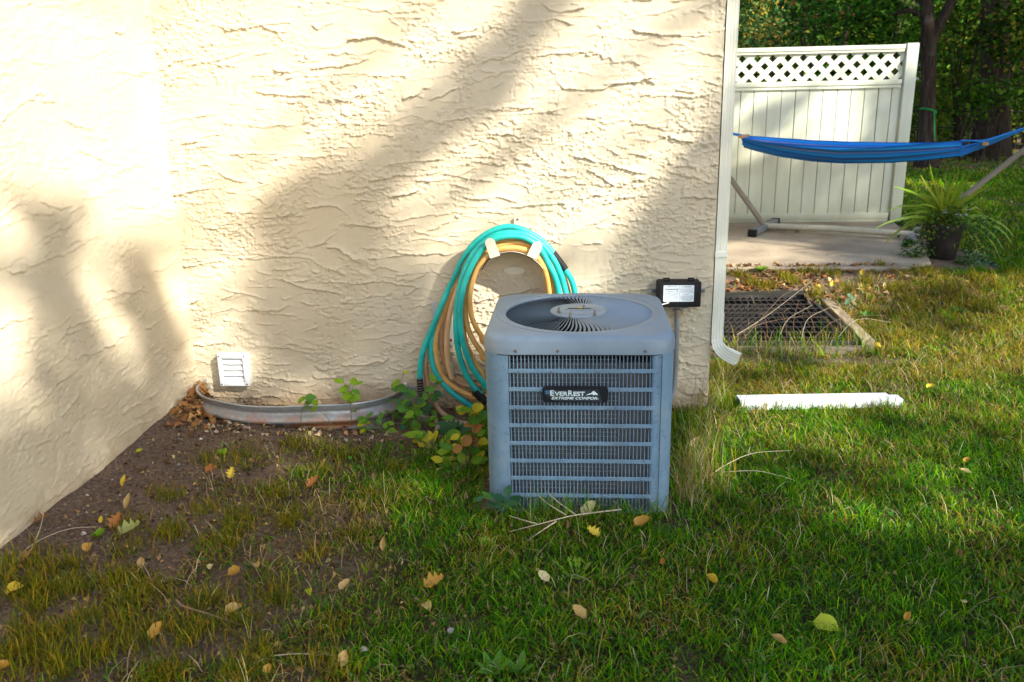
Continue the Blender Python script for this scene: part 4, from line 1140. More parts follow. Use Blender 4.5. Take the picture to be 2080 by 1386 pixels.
F = np.stack([idx, idx + 1, idx + NV + 2, idx + NV + 1], -1).reshape(-1, 4)
np_mesh('fabric', np.array(Vh), F, M_HAMMOCK, color=np.array(Ch), parent=ham, smooth=True, loc=root_loc(ham))
Vh = np.array(Vh).reshape(NU + 1, NV + 1, 3)
barR = on_v(2003, 291, LF, ax); ringR = on_v(2110, 251, LF, ax); barL = on_v(1511, 277, LF, ax); ringL = on_v(1440, 262, LF, ax)
for k in range(13):
    j = int(k * NV / 12)
    p = Vh[NU, j]; q = barR + fd * (k / 12 - .5) * .2 + np.array((0, 0, .05 * (abs(k / 6 - 1) - .5)))
    wob = np.array((0, 0, .006 * math.sin(k * 2.1)))
    s = MB(); s.tube(spline([p, p * .5 + q * .5 + wob, q, q * .4 + ringR * .6, ringR], 3), .0075, 5); s.build('cord', M_CORD, ham)
    p = Vh[0, j]; q = barL + fd * (k / 12 - .5) * .16
    s = MB(); s.tube(spline([p, q, q * .5 + ringL * .5, ringL], 3), .0075, 5); s.build('cord', M_CORD, ham)
for c_, L_ in ((barR, .30), (barL, .26)):
    rm = rotm((0, 0, 1), math.atan2(fd[1], fd[0])); s = MB(); s.box((c_[0], c_[1], c_[2]), (L_, .045, .028), .004, rot=rm); s.build('spreader_bar', M_WOODBAR, ham)
for a, b_ in ((ringR, endR), (ringL, endL)):
    s = MB(); s.tube([a, b_], .007, 6); s.build('hanging_rope', M_CORD, ham)

# ------------------------------------------------------------------ potted plant
pc = on_z(1925, 532, ptop - .03); pc = np.array([pc[0], pc[1] + .14, float(gz(pc[0], pc[1]))])
pl = thing('potted_plant', pc, 'spiky grass-like plant with small white flowers in a dark pot at the patio edge', 'potted plant')
s = MB(); s.lathe([(.105, 0), (.11, .006), (.150, .25), (.152, .255), (.174, .258), (.178, .275), (.178, .305), (.172, .312), (.163, .308), (.155, .27)], pc, 40, cap0=True); s.build('pot', M_POT, pl, smooth=35)
s = MB(); s.lathe([(.0, .275), (.08, .278), (.158, .272)], pc, 20); s.build('potting_soil', M_SOIL, pl)
M_BLADE = leafy('spike_leaf', .35, .4, base=(.16, .28, .015), noise=(6, (.28, .32, .02), .6)); M_BLADE2 = leafy('spike_leaf_pale', .35, .4, base=(.28, .34, .025), noise=(6, (.38, .34, .05), .6))
g_ = random.Random(21)
pxs = [  # tips read from the photograph: (tip px, tip py, bend)
    (1888, 332, .0), (1920, 355, .0), (1930, 358, 0), (1940, 357, 0), (1960, 352, .02), (1975, 345, .03), (1905, 372, .02), (1850, 388, .08), (1827, 383, .10), (1870, 392, .04), (1802, 430, .16),
    (1800, 460, .14), (1798, 496, .18), (1832, 427, .10), (2015, 411, .14), (2010, 378, .06), (2062, 484, .22), (2040, 510, .2), (2009, 538, .22), (1919, 505, .22), (1884, 490, .18), (1990, 425, .10), (1845, 408, .1), (1895, 385, .06), (1948, 380, .04), (1862, 420, .12), (1826, 470, .16), (1912, 390, .03), (1968, 395, .05), (1955, 372, .02)]
pxs += [(tx + g_.uniform(-28, 28), ty + g_.uniform(-6, 34), b_) for tx, ty, b_ in pxs[:24]]
for i, (tx, ty, bend) in enumerate(pxs):
    dep = pc[1] + g_.uniform(-.25, .12); t_ = on_y(tx, ty, dep); base = pc + np.array((g_.uniform(-.05, .05), g_.uniform(-.04, .04), .28))
    span = np.linalg.norm(t_ - base); up = np.array((0, 0, 1.0))
    m1 = base * .62 + t_ * .38 + up * (bend * .45 + .03) * min(1, span * 2); pts = spline([base, m1, base * .22 + t_ * .78 + up * bend * .45, t_], 4)
    n = len(pts); s = MB(); w0 = g_.uniform(.012, .019); T = np.gradient(pts, axis=0); vs = []
    for k, p in enumerate(pts):
        f = k / (n - 1); wd = w0 * (1 - f) ** .6 * (.5 + min(f * 5, .5)); sd = np.cross(T[k], (0, -1, .35)); sd /= max(np.linalg.norm(sd), 1e-6)
        vs += [p - sd * wd, p + np.array((0, 0, -wd * .35)), p + sd * wd]
    fs = []
    for k in range(n - 1):
        for j in (0, 1): fs.append((3 * k + j, 3 * k + j + 1, 3 * k + j + 4, 3 * k + j + 3))
    s.add(vs, fs); s.build('leaf_blade', M_BLADE if i % 3 else M_BLADE2, pl, smooth=True)
fl0 = None
for px, py in ((1919, 430), (1922, 434), (1946, 437), (1951, 438), (1961, 436), (1969, 428), (1943, 440), (1940, 438)):
    q = on_y(px, py, pc[1] - .10); s = MB()
    if fl0 is None:
        for k in range(5):
            t = 2 * math.pi * k / 5; u_ = np.array((math.cos(t), 0, math.sin(t))); w_ = np.array((-math.sin(t), 0, math.cos(t)))
            s.add([(0, 0, 0), u_ * .012 + w_ * .008 + np.array((0, -.004, 0)), u_ * .020 + np.array((0, -.002, 0)), u_ * .012 - w_ * .008 + np.array((0, -.004, 0))], [(0, 1, 2, 3)])
        fl0 = s.build('flower', M_PETAL, None); o = fl0
    else: o = fl0.copy(); COL.objects.link(o)
    o.parent = pl; o.location = Vector(tuple(q - pc)); o.rotation_euler = (g_.uniform(-.5, .5), g_.uniform(0, 3), g_.uniform(-.6, .6)); k = g_.uniform(.75, 1.2); o.scale = (k, k, k)
# ------------------------------------------------------------------ leaf clouds
def leaf_quads(C, size, g, up=.4, asp=.55, cup=.15):
    """one folded diamond leaf per centre -> verts (n*4), quads"""
    n = len(C); size = np.broadcast_to(size, (n,))
    d = g.normal(size=(n, 3)); d[:, 2] *= .6; d /= np.linalg.norm(d, axis=1, keepdims=True)
    nn = g.normal(size=(n, 3)); nn[:, 2] = np.abs(nn[:, 2]) + up; s = np.cross(d, nn); s /= np.maximum(np.linalg.norm(s, axis=1, keepdims=True), 1e-6)
    nn = np.cross(s, d); L = size[:, None]
    a = C - d * L * .5; t = C + d * L * .5; m = C - d * L * .06 + nn * L * cup
    l = m + s * L * asp * .5; r = m - s * L * asp * .5
    V = np.stack([a, l, t, r], 1).reshape(-1, 3); F = np.arange(n * 4).reshape(n, 4)
    return V, F
def pick(pal, n, g, var=.25):
    pal = np.array(pal); c = pal[g.integers(0, len(pal), n)]; return np.clip(c * (1 + var * g.normal(size=(n, 1))) * (1 + .06 * g.normal(size=(n, 3))), .004, .9)
GREENS = [(.022, .070, .005), (.038, .110, .008), (.062, .155, .010), (.10, .19, .012)]
YGREEN = [(.16, .20, .02), (.22, .21, .025), (.10, .16, .02)]
AUT = [(.38, .22, .02), (.45, .14, .03), (.30, .25, .03)]

# ------------------------------------------------------------------ the tree in front of the house that shades the yard (behind the camera)
def shade_at(px, py, surf):
    """how shaded this spot of the photograph is, 0..1 (arrays)"""
    px = np.asarray(px, float); py = np.asarray(py, float)
    def ell(cx, cy, rx, ry, ang=0.0, soft=.35):
        a = math.radians(ang); dx = px - cx; dy = py - cy
        u = (dx * math.cos(a) + dy * math.sin(a)) / rx; v = (-dx * math.sin(a) + dy * math.cos(a)) / ry
        return 1 - sstep(1 - soft, 1 + soft, np.hypot(u, v))
    def mx(*a):
        o = a[0]
        for q in a[1:]: o = np.maximum(o, q)
        return o
    wall = mx(
        ell(1065, 55, 62, 46, -60), ell(985, 175, 75, 62, -45), ell(890, 265, 85, 48, -30), ell(790, 330, 80, 46, -28), ell(700, 400, 90, 60, -20),
        ell(610, 450, 95, 80, 0), ell(690, 520, 130, 110, 0), ell(620, 600, 110, 95, 0), ell(760, 610, 120, 110, 0), ell(690, 700, 110, 100, 0) * .85, ell(590, 700, 80, 60, 30) * .8, ell(800, 720, 110, 120, 0),
        ell(820, 830, 160, 60), ell(1150, 800, 330, 90),
        ell(1460, 300, 60, 60, 0), ell(1400, 370, 70, 60, -40), ell(1440, 450, 90, 90, 0), ell(1340, 460, 80, 55, -45) * .8, ell(1280, 540, 80, 50, -30) * .7,
        ell(1420, 560, 95, 120, 0), ell(1420, 720, 120, 140, 0), ell(1200, 540, 60, 50) * .5)
    wall = wall * (1 - ell(830, 480, 60, 45, -40) * .8)
    left = mx(ell(105, 480, 40, 65, 10) * .8, ell(110, 620, 50, 90, 5), ell(140, 740, 70, 120, 0), ell(155, 430, 28, 30) * .6, ell(300, 640, 42, 90, -8), ell(240, 590, 35, 40) * .6, ell(330, 770, 50, 90, 10) * .9, ell(215, 800, 60, 70) * .8,
              ell(130, 920, 170, 100, -25), ell(260, 880, 130, 80, -30), ell(40, 1010, 120, 120), ell(380, 840, 90, 40, -30) * .8, ell(30, 420, 30, 40) * .4)
    left = left * (1 - .95 * ell(268, 712, 30, 58, 6)) * (1 - .7 * ell(15, 720, 55, 110))
    gr = np.where(py > 1085 + (px - 1200) * .02, .97, 0) + 0 * px
    gr = mx(gr, np.where(px < 560, .80, 0), np.where((px > 980) & (px < 1385) & (py > 780), .96, 0), np.where((px > 690) & (px < 1400) & (py < 905), .95, 0))
    gr = mx(gr, np.where(px < 990, .50, 0) + sstep(1050, 1120, py) * .45, ell(1500, 1060, 180, 60) * .9, ell(1950, 880, 160, 50) * .35, ell(1640, 960, 150, 60) * .55, ell(1560, 740, 130, 35) * .35, ell(1900, 640, 120, 40) * .5, ell(2050, 980, 60, 60) * .6)
    gr = np.where((px > 1385) & (py < 1050), np.maximum(gr, .10), gr)
    fenc = np.clip(np.where(py > 330, .84, .30) + 0 * px, 0, 1)
    fenc = mx(fenc * np.where(py > 180, 1, .4), ell(1560, 240, 60, 40, -45) * .85, ell(1800, 260, 50, 110, 25) * .9, ell(1640, 200, 60, 18, -35) * .7)
    fenc = fenc * (1 - .95 * ell(1690, 235, 55, 60, -40)) * (1 - .9 * ell(1560, 190, 40, 25, -40))
    pat = np.where((px > 1400) & (py > 440) & (py <= 545), .93, 0) * (1 - ell(1515, 522, 165, 36))
    out = {'wall': wall, 'left': left, 'ground': gr, 'fence': fenc, 'patio': pat}[surf]
    return np.clip(out, 0, 1)
e1 = np.cross(np.array((0, 0, 1.0)), SUN); e1 /= np.linalg.norm(e1); e2 = np.cross(SUN, e1)
def coverage(A, B):
    """walk from plane coordinates (a,b) down the sunbeam to the first surface, look the spot up in the picture"""
    O = A[:, None] * e1 + B[:, None] * e2 + SUN * 30
    best = np.full(len(A), 1e9); cov = np.full(len(A), np.nan)
    def surf(t, P, ok, name):
        nonlocal best, cov
        ok = ok & (t > 0) & (t < best); 
        if not ok.any(): return
        pr = proj(P[ok]); c = shade_at(pr[:, 0], pr[:, 1], name)
        front = ((P[ok] - CAMP) @ CAMM)[:, 2] > .5
        inside = front & (pr[:, 0] > -250) & (pr[:, 0] < 2350) & (pr[:, 1] > -250) & (pr[:, 1] < 1700)
        c = np.where(inside, c, .62 if name != 'left' else .25)
        cov[ok] = c; best[ok] = t[ok]
    D = -SUN
    t = (0 - O[:, 1]) / D[1]; P = O + D * t[:, None]; surf(t, P, (P[:, 0] > LWX) & (P[:, 0] < WR) & (P[:, 2] > 0) & (P[:, 2] < 2.9), 'wall')
    t = (LWX - O[:, 0]) / D[0]; P = O + D * t[:, None]; surf(t, P, (P[:, 1] < 0) & (P[:, 1] > -5) & (P[:, 2] > 0) & (P[:, 2] < 2.9), 'left')
    t = (FY - O[:, 1]) / D[1]; P = O + D * t[:, None]; surf(t, P, (P[:, 0] > .75) & (P[:, 0] < 3.55) & (P[:, 2] > .2) & (P[:, 2] < 2.1), 'fence')
    t = (.02 - O[:, 2]) / D[2]; P = O + D * t[:, None]; surf(t, P, (P[:, 1] < 2.75) & (P[:, 1] > -6) & (P[:, 0] > LWX), 'ground')
    t = (.21 - O[:, 2]) / D[2]; P = O + D * t[:, None]; surf(t, P, (P[:, 1] >= 2.75) & (P[:, 1] < FY) & (P[:, 0] > .7), 'patio')
    return np.where(np.isnan(cov), .6, cov)
gs = np.random.default_rng(77)
N = 95000
A = gs.uniform(-4.6, 9.5, N); B = gs.uniform(-4.2, 3.6, N)
covr = coverage(A, B)
keepm = gs.uniform(size=N) < sstep(.04, 1.0, covr) * 1.0
A, B = A[keepm], B[keepm]
Ld = 14.0 + 5.5 * gs.uniform(size=len(A)) - 0 * A
Pc = A[:, None] * e1 + B[:, None] * e2 + SUN * Ld[:, None]
okz = Pc[:, 2] > 1.8; Pc = Pc[okz]
V, F = leaf_quads(Pc, gs.uniform(.11, .19, len(Pc)), gs, asp=.75)
hs_ = SUN[:2] / np.linalg.norm(SUN[:2]); trunk_xy = e1[:2] * -4.6 + hs_ * 14.0
tr = thing('shade_tree', (trunk_xy[0], trunk_xy[1], 0), 'large broad-leaved yard tree whose crown dapples the house wall', 'tree')
col = np.repeat(pick(GREENS + YGREEN, len(Pc), gs), 4, 0)
np_mesh('crown', V, F, M_LEAF, color=col, parent=tr, loc=root_loc(tr))
tx_, ty_ = trunk_xy; s = MB(); s.tube(spline([(tx_, ty_, -.1), (tx_ - .05, ty_ - .05, 2.2), (tx_ + .1, ty_ - .1, 5.0), (tx_ - .1, ty_ + .1, 8.0), (tx_ - .3, ty_ + .2, 11.5)], 5), list(np.linspace(.34, .10, 21)), 10); s.build('trunk', M_BARK, tr, smooth=60)
limb_t = [Pc[i] for i in gs.integers(0, len(Pc), 26)]
s = MB()
for q in limb_t:
    st = np.array((tx_, ty_, min(10.5, max(3.0, q[2] - 1.6)))); mdl = st * .5 + q * .5 + np.array((0, 0, .5)); s.tube(spline([st, mdl, q], 5), list(np.linspace(.035, .008, 11)), 6)
# the limb that throws the diagonal band on the wall
band = [on_y(px, py, 0) for px, py in ((1115, -40), (1040, 90), (975, 190), (890, 262), (780, 335), (660, 420), (600, 520))]
s.tube(spline([p + SUN * 15.5 for p in band], 4), list(np.linspace(.10, .075, 25)), 8)
s.build('limb', M_BARK, tr, smooth=60)

# second crown, out of view, added to darken the back lawn and wood edge
N2 = 105000
A2 = gs.uniform(9.5, 34, N2); B2 = gs.uniform(-8.5, 5.5, N2)
dn = fbm(A2, B2, 1.5, 401, 3); k2 = gs.uniform(size=N2) < sstep(.35, .50, dn)
A2, B2 = A2[k2], B2[k2]; P2 = A2[:, None] * e1 + B2[:, None] * e2 + SUN * (16 + 5 * gs.uniform(size=len(A2)))[:, None]; P2 = P2[P2[:, 2] > 1.8]
V, F = leaf_quads(P2, gs.uniform(.18, .30, len(P2)), gs, asp=.75)
c2 = P2.mean(0); tr2 = thing('shade_tree', (c2[0] + 1, c2[1] - 1, .2), 'unseen tree added right of the yard to shade the back lawn and wood edge', 'tree')
np_mesh('crown', V, F, M_LEAF, color=np.repeat(pick(GREENS + YGREEN, len(P2), gs), 4, 0), parent=tr2, loc=root_loc(tr2))
s = MB(); s.tube(spline([(c2[0] + 1, c2[1] - 1, -.1), (c2[0] + 1.1, c2[1] - 1, 3), (c2[0] + .8, c2[1] - .8, 7), (c2[0], c2[1], 12)], 5), list(np.linspace(.38, .10, 16)), 10)
for q in [P2[i] for i in gs.integers(0, len(P2), 22)]: st = np.array((c2[0] + 1, c2[1] - 1, min(10.5, max(3, q[2] - 1.6)))); s.tube(spline([st, st * .5 + q * .5 + np.array((0, 0, .5)), q], 5), list(np.linspace(.08, .012, 11)), 6)
s.build('trunk', M_BARK, tr2, smooth=60)
# ------------------------------------------------------------------ trees, shrubs and wood beyond the fence
def trunk_from_px(pxl, pxr, ybase, depth_y, zbase, ztop, lean=0.0, name='tree', label='', seg=14, flare=1.5, crown=None, pal=GREENS, group=None, limbs=(), crown_n=900):
    a = on_y(pxl, ybase, depth_y); b_ = on_y(pxr, ybase, depth_y); r = (b_[0] - a[0]) / 2; cx_ = (a[0] + b_[0]) / 2
    z0 = float(gz(cx_, depth_y)); g = np.random.default_rng(int(pxl))
    t = thing(name, (cx_, depth_y, z0), label, 'tree', group)
    pts = []; rad = []
    for i in range(15):
        f = i / 14; z = z0 - .1 + (ztop - z0) * f
        pts.append((cx_ + lean * f * (ztop - z0) + .035 * math.sin(f * 9 + pxl), depth_y + .03 * math.sin(f * 7), z)); rad.append(r * (1 + (flare - 1) * math.exp(-f * (ztop - z0) / .35)) * (1 - .45 * f) * (1 + .06 * math.sin(f * 23)))
    s = MB(); s.tube(spline(pts, 3), list(np.interp(np.linspace(0, 1, 43), np.linspace(0, 1, 15), rad)), seg)
    v = np.array(s.v); an = np.arctan2(v[:, 1] - depth_y, v[:, 0] - cx_); k = 1 + .05 * np.sin(an * 5 + v[:, 2] * 1.3) + .03 * np.sin(an * 11 + v[:, 2] * 3)
    v[:, 0] = cx_ + (v[:, 0] - cx_) * k; v[:, 1] = depth_y + (v[:, 1] - depth_y) * k; s.v = [tuple(q) for q in v]
    s.build('trunk', M_BARK, t, smooth=60)
    for pl_, r0, r1 in limbs:
        m = MB(); P = spline([on_y(px, py, depth_y + dy) for px, py, dy in pl_], 5); m.tube(P, list(np.linspace(r0, r1, len(P))), 9); m.build('limb', M_BARK, t, smooth=60)
    if crown:
        cz, rx, rz = crown; n = crown_n
        cl = g.normal(size=(60, 3)); cl /= np.linalg.norm(cl, axis=1, keepdims=True); cl *= g.uniform(.4, 1, (60, 1)) ** .5
        cl = np.array((cx_ + lean * cz, depth_y, cz)) + cl * np.array((rx, rx, rz)); C = cl[g.integers(0, 60, n)] + g.normal(size=(n, 3)) * .38
        C = C[C[:, 2] > 2.2]
        V_, F_ = leaf_quads(C, g.uniform(.12, .22, len(C)), g, asp=.75)
        np_mesh('crown', V_, F_, M_LEAF, color=np.repeat(pick(pal, len(C), g), 4, 0), parent=t, loc=root_loc(t))
    return t
TG = 'trees at the edge of the wood'
t1 = trunk_from_px(1877, 1911, 300, 11.9, .2, 6.5, lean=-.135, label='dark tree with a green ribbon round its forked trunk, next to the fence', flare=1.7, crown=(5.6, 2.6, 1.8), group=TG,
    limbs=[([(1890, 90, 0), (1902, 62, 0), (1922, 25, -.1), (1950, -30, -.2)], .10, .08), ([(1880, 40, 0), (1868, 30, 0), (1845, 22, .1), (1800, 30, .2)], .06, .03)], crown_n=2600)
q = on_y(1885, 226, 11.9); s = MB(); N = 18
rs = []
for dz, k in ((-.016, 1), (.016, 1)): rs.append([(q[0] + .150 * math.cos(2 * math.pi * i / N), 11.9 + .150 * math.sin(2 * math.pi * i / N), q[2] + dz + .05 * math.cos(2 * math.pi * i / N + 2.6)) for i in range(N)])
s.rings(rs); e0 = on_y(1898, 228, 11.73); e1_ = on_y(1899, 290, 11.70); s.add([e0 + np.array((-.012, 0, 0)), e0 + np.array((.018, 0, 0)), e1_ + np.array((.018, .02, 0)), e1_ + np.array((-.018, 0, .05))], [(0, 1, 2, 3)])
s.build('ribbon', M_RIBBON, t1)
trunk_from_px(1985, 2051, 290, 14.2, .2, 7.5, lean=-.10, label='very thick dark oak trunk at the right of the wood', flare=1.35, crown=(6.6, 3.2, 2.0), group=TG, crown_n=2600)
trunk_from_px(1951, 1958, 290, 13.2, .2, 5.5, lean=.015, label='slender sapling trunk between the forked tree and the thick oak', flare=1.2, group=TG, crown=(4.6, 1.2, 1.0), crown_n=500)
trunk_from_px(1936, 1940, 300, 14.8, .2, 5.0, lean=-.02, label='thinnest pale sapling stem just right of the forked tree', flare=1.2, group=TG, crown=(4.6, 1.0, .9), crown_n=350)
for i, (pl_, pr, dy, zt, ln, lb) in enumerate(((2064, 2076, 17.5, 7, .01, 'mid-sized trunk at the far right edge of the wood'), (1700, 1712, 18, 7, -.01, 'straight dark trunk rising behind the middle of the fence'), (1560, 1580, 19.5, 8, .01, 'dark trunk in the wood behind the left of the fence'), (1800, 1816, 21, 8, .0, 'distant trunk behind the right end of the fence'), (1632, 1640, 16.5, 6, .03, 'leaning young trunk behind the lattice'))):
    trunk_from_px(pl_, pr, 200, dy, .2, zt, lean=ln, label=lb, group=TG, crown=(zt - 1.0, 2.6, 1.9), crown_n=2200)

def shrub(px, py, y, rx, rz, n, pal, label, size=(.06, .11), nb=26, stems=5):
    c = on_y(px, py, y); g = np.random.default_rng(int(px * 7 + py)); z0 = float(gz(c[0], y))
    t = thing('shrub', (c[0], y, z0), label, 'shrub', 'shrubs along the edge of the wood')
    cl = g.normal(size=(nb, 3)); cl /= np.linalg.norm(cl, axis=1, keepdims=True); cl *= g.uniform(.2, 1, (nb, 1)) ** .6
    cl = c + cl * np.array((rx, rx * .7, rz)); C = cl[g.integers(0, nb, n)] + g.normal(size=(n, 3)) * (.11 + rx * .08)
    C = C[C[:, 2] > z0 + .03]
    V_, F_ = leaf_quads(C, g.uniform(size[0], size[1], len(C)), g, asp=.7)
    np_mesh('foliage', V_, F_, M_LEAF, color=np.repeat(pick(pal, len(C), g, .35), 4, 0), parent=t, loc=root_loc(t))
    s = MB()
    for k in range(stems):
        e = cl[g.integers(0, nb)]; s.tube(spline([(c[0] + g.normal() * .08, y + g.normal() * .08, z0 - .05), (c[0] * .6 + e[0] * .4, y * .6 + e[1] * .4, (z0 + e[2]) / 2), e], 4), [.02] * 4 + [.014] * 3 + [.006] * 2, 5)
    s.build('stems', M_BARK, t)
    return t
shrub(1545, 55, 8.4, .36, .50, 1500, [(.05, .13, .035), (.09, .19, .05), (.16, .24, .06), (.40, .27, .04)], 'bright green shrub with yellow leaves rising above the left of the fence', (.045, .075), 34)
shrub(1640, 40, 10.5, .8, .6, 900, GREENS[:2] * 7 + [(.35, .08, .04)], 'dark shrub with a few red leaves above the fence', (.06, .1))
shrub(1740, 30, 12.0, 1.1, .7, 1300, GREENS[:3], 'dark leafy bush above the middle of the fence')
shrub(1815, 100, 12.8, .8, .8, 1300, GREENS[1:], 'mid green bush beside the forked trunk and the fence post')
shrub(1960, 190, 15.5, .9, .6, 1500, GREENS[1:] + YGREEN, 'spreading green shrub between the two big trunks', (.07, .13))
shrub(2005, 200, 12.8, .55, .22, 420, GREENS[1:], 'low leafy branch in front of the thick oak trunk', (.08, .15))
shrub(1865, 255, 14.5, .7, .6, 1300, GREENS[1:] + YGREEN, 'sunlit yellow green bush left of the forked trunk', (.06, .11))
shrub(1945, 270, 17.0, 1.0, .5, 1500, YGREEN + GREENS[2:], 'sunlit undergrowth between the trunks', (.06, .11))
shrub(2070, 250, 16.5, .8, .9, 1500, GREENS[1:] + YGREEN, 'green and yellow bush right of the thick oak', (.06, .12))
shrub(1975, 60, 15.0, .9, .9, 1100, YGREEN + GREENS[1:], 'yellowing leafy bush high between the trunks', (.07, .13))
shrub(2055, 70, 13.0, .7, .8, 1000, GREENS[:3] + AUT[2:], 'dark overhanging foliage at the upper right corner', (.08, .14))

# the wood itself, a mass nobody could count
gw = np.random.default_rng(5)
n = 52000
yy = gw.uniform(18, 34, n); xx = gw.uniform(-4, 30, n); zz = gw.uniform(0, 9, n) 
dens = fbm(xx, zz * 1.1 + yy * .4, 1.3, 31, 3)
kp = gw.uniform(size=n) < sstep(.36, .62, dens)
C = np.stack([xx, yy, zz], -1)[kp]
V, F = leaf_quads(C, gw.uniform(.16, .34, len(C)), gw, asp=.8)
tag(np_mesh('woodland', V, F, M_LEAF, color=np.repeat(pick(GREENS + YGREEN[:1], len(C), gw, .35), 4, 0)), 'dense far woodland foliage behind the yard', 'woodland', kind='stuff')
n = 60000
yy = gw.uniform(33, 40, n); xx = gw.uniform(-25, 50, n); zz = gw.uniform(-.3, 16, n); C = np.stack([xx, yy, zz], -1)
V, F = leaf_quads(C, gw.uniform(.7, 1.3, n), gw, asp=.9)
tag(np_mesh('woodland', V, F, M_LEAF, color=np.repeat(pick(GREENS[:2], n, gw, .3), 4, 0)), 'solid dark back of the woodland', 'woodland', kind='stuff')

# wire fence along the wood
wf = thing('wire_fence', (8, 13.0, .2), 'thin dark wire fence at the edge of the wood', 'fence')
for py in (224, 258, 292):
    a = on_y(1780, py, 13.4); b_ = on_y(2400, py, 13.4); s = MB(); s.tube([a, (a + b_) / 2 + np.array((0, 0, -.03)), b_], .010, 5); s.build('wire', M_WIRE, wf)
for px in (1868, 1964, 2078):
    a = on_y(px, 320, 13.4); z0 = float(gz(a[0], 13.4)); s = MB(); s.box((a[0], 13.45, z0 + .55), (.035, .035, 1.2), .003); s.build('fence_post', M_WIRE, wf)
# corner of a neighbouring building seen through the leaves
nb_ = on_y(1862, 205, 30.0); nh = thing('neighbour_house', (nb_[0], 30, 0), 'grey sided building glimpsed through the trees right of the fence', 'house')
s = MB(); s.box((nb_[0] - .2, 30.8, 1.2), (1.5, 1.6, 2.8), .01); s.build('wall', M_SIDING, nh)
s = MB(); s.box((nb_[0] - .2, 30.8, 2.655), (1.8, 2.0, .10), .01); s.build('roof', M_DARK, nh)
# ------------------------------------------------------------------ grass
LC_TWIG = weathered('dry_twig', (.50, .41, .28), .8, (.25, .17, .1), .5, 40)
def blades(base, length, width, bend, g, lean_dir=None):
    """curved blades: 3 segments -> verts (n,7,3), tri faces"""
    n = len(base); th = g.uniform(0, 2 * math.pi, n) if lean_dir is None else lean_dir
    d = np.stack([np.cos(th), np.sin(th), 0 * th], -1); ph = th + math.pi / 2 + g.normal(0, .5, n); s = np.stack([np.cos(ph), np.sin(ph), 0 * ph], -1)
    up = np.array((0, 0, 1.0)); L = length[:, None]; W = width[:, None]; B = bend[:, None]
    def pt(t): return base + d * L * (B * t * (.35 + .65 * t)) + up * L * (t * np.sqrt(np.clip(1 - (B * t * .85) ** 2, .02, 1)))
    p0, p1, p2, p3 = pt(0), pt(.38), pt(.74), pt(1.0)
    V = np.stack([p0 - s * W * .4, p0 + s * W * .4, p1 - s * W * .5, p1 + s * W * .5, p2 - s * W * .36, p2 + s * W * .36, p3], 1)
    f = np.array([(0, 1, 3), (0, 3, 2), (2, 3, 5), (2, 5, 4), (4, 5, 6)])
    F = (np.arange(n)[:, None, None] * 7 + f[None]).reshape(-1, 3)
    return V.reshape(-1, 3), F
gg = np.random.default_rng(123)
G_LUSH = [(.054, .205, .003), (.085, .265, .004), (.155, .325, .005), (.034, .140, .006), (.24, .38, .008), (.06, .19, .022)]
G_DRY = [(.29, .235, .014), (.34, .225, .025), (.20, .215, .008), (.44, .31, .09)]
G_STRAW = [(.42, .33, .17), (.34, .26, .13), (.52, .43, .26), (.28, .19, .09)]
def in_view(P, m=650):
    pr = proj(P); c = (P - CAMP) @ CAMM
    return (c[:, 2] > .4) & (pr[:, 0] > -m) & (pr[:, 0] < 2080 + m) & (pr[:, 1] > -m) & (pr[:, 1] < 1386 + m)
def dryness(x, y):
    p = proj(np.stack([x, y, 0 * x], -1)); px, py = p[:, 0], p[:, 1]
    d = .12 + .55 * sstep(1050, 500, px) * sstep(800, 1000, py) + .75 * sstep(980, 640, py) * np.where(px > 1400, 1, 0)
    d = d + (fbm(x, y, .3, 201, 3) - .5) * 1.3
    return np.clip(np.where((x > 3.0) & (y > 2.6), d * .25, d), 0, 1)
def lawn(name, x0, x1, y0, y1, n, l0, l1, w0, w1, label, thr=1.0):
    x = gg.uniform(x0, x1, n); y = gg.uniform(y0, y1, n); dens = lushness(x, y)
    k = gg.uniform(size=n) < dens * thr
    x, y, dens = x[k], y[k], dens[k]; P = np.stack([x, y, gz(x, y) - .004], -1); k = in_view(P); P, dens = P[k], dens[k]
    x, y = P[:, 0], P[:, 1]; m = len(P)
    clump = fbm(x, y, .07, 55, 2)
    L = gg.uniform(l0, l1, m) * (.5 + .9 * clump) * (.55 + .6 * dens); Wd = gg.uniform(w0, w1, m); B = np.clip(gg.normal(.82, .24, m), .1, 1.1)
    V, F = blades(P, L, Wd, B, gg)
    dr = gg.uniform(size=m) < dryness(x, y) * .85
    c = np.where(dr[:, None], pick(G_DRY, m, gg), pick(G_LUSH, m, gg)); st = gg.uniform(size=m) < .035; c = np.where(st[:, None], pick(G_STRAW, m, gg), c)
    o = np_mesh(name, V, F, M_GRASS, color=np.repeat(c, 7, 0)); tag(o, label, 'grass', kind='stuff'); return m
GC = 0
GC += lawn('lawn_grass', -2.1, 4.4, -2.75, .95, 300000, .020, .056, .0020, .0038, 'thin green and olive grass around the air conditioner')
GC += lawn('lawn_grass', .75, 6.0, .9, 3.2, 85000, .03, .085, .003, .006, 'dry olive grass around the steel grate')
GC += lawn('lawn_grass', 2.6, 10.5, 2.6, 8.0, 92000, .03, .075, .005, .009, 'green lawn behind the potted plant')
GC += lawn('lawn_grass', 1.0, 17.0, 7.6, 15.5, 95000, .04, .09, .010, .020, 'far strip of lawn before the wood')
print('grass blades', GC)

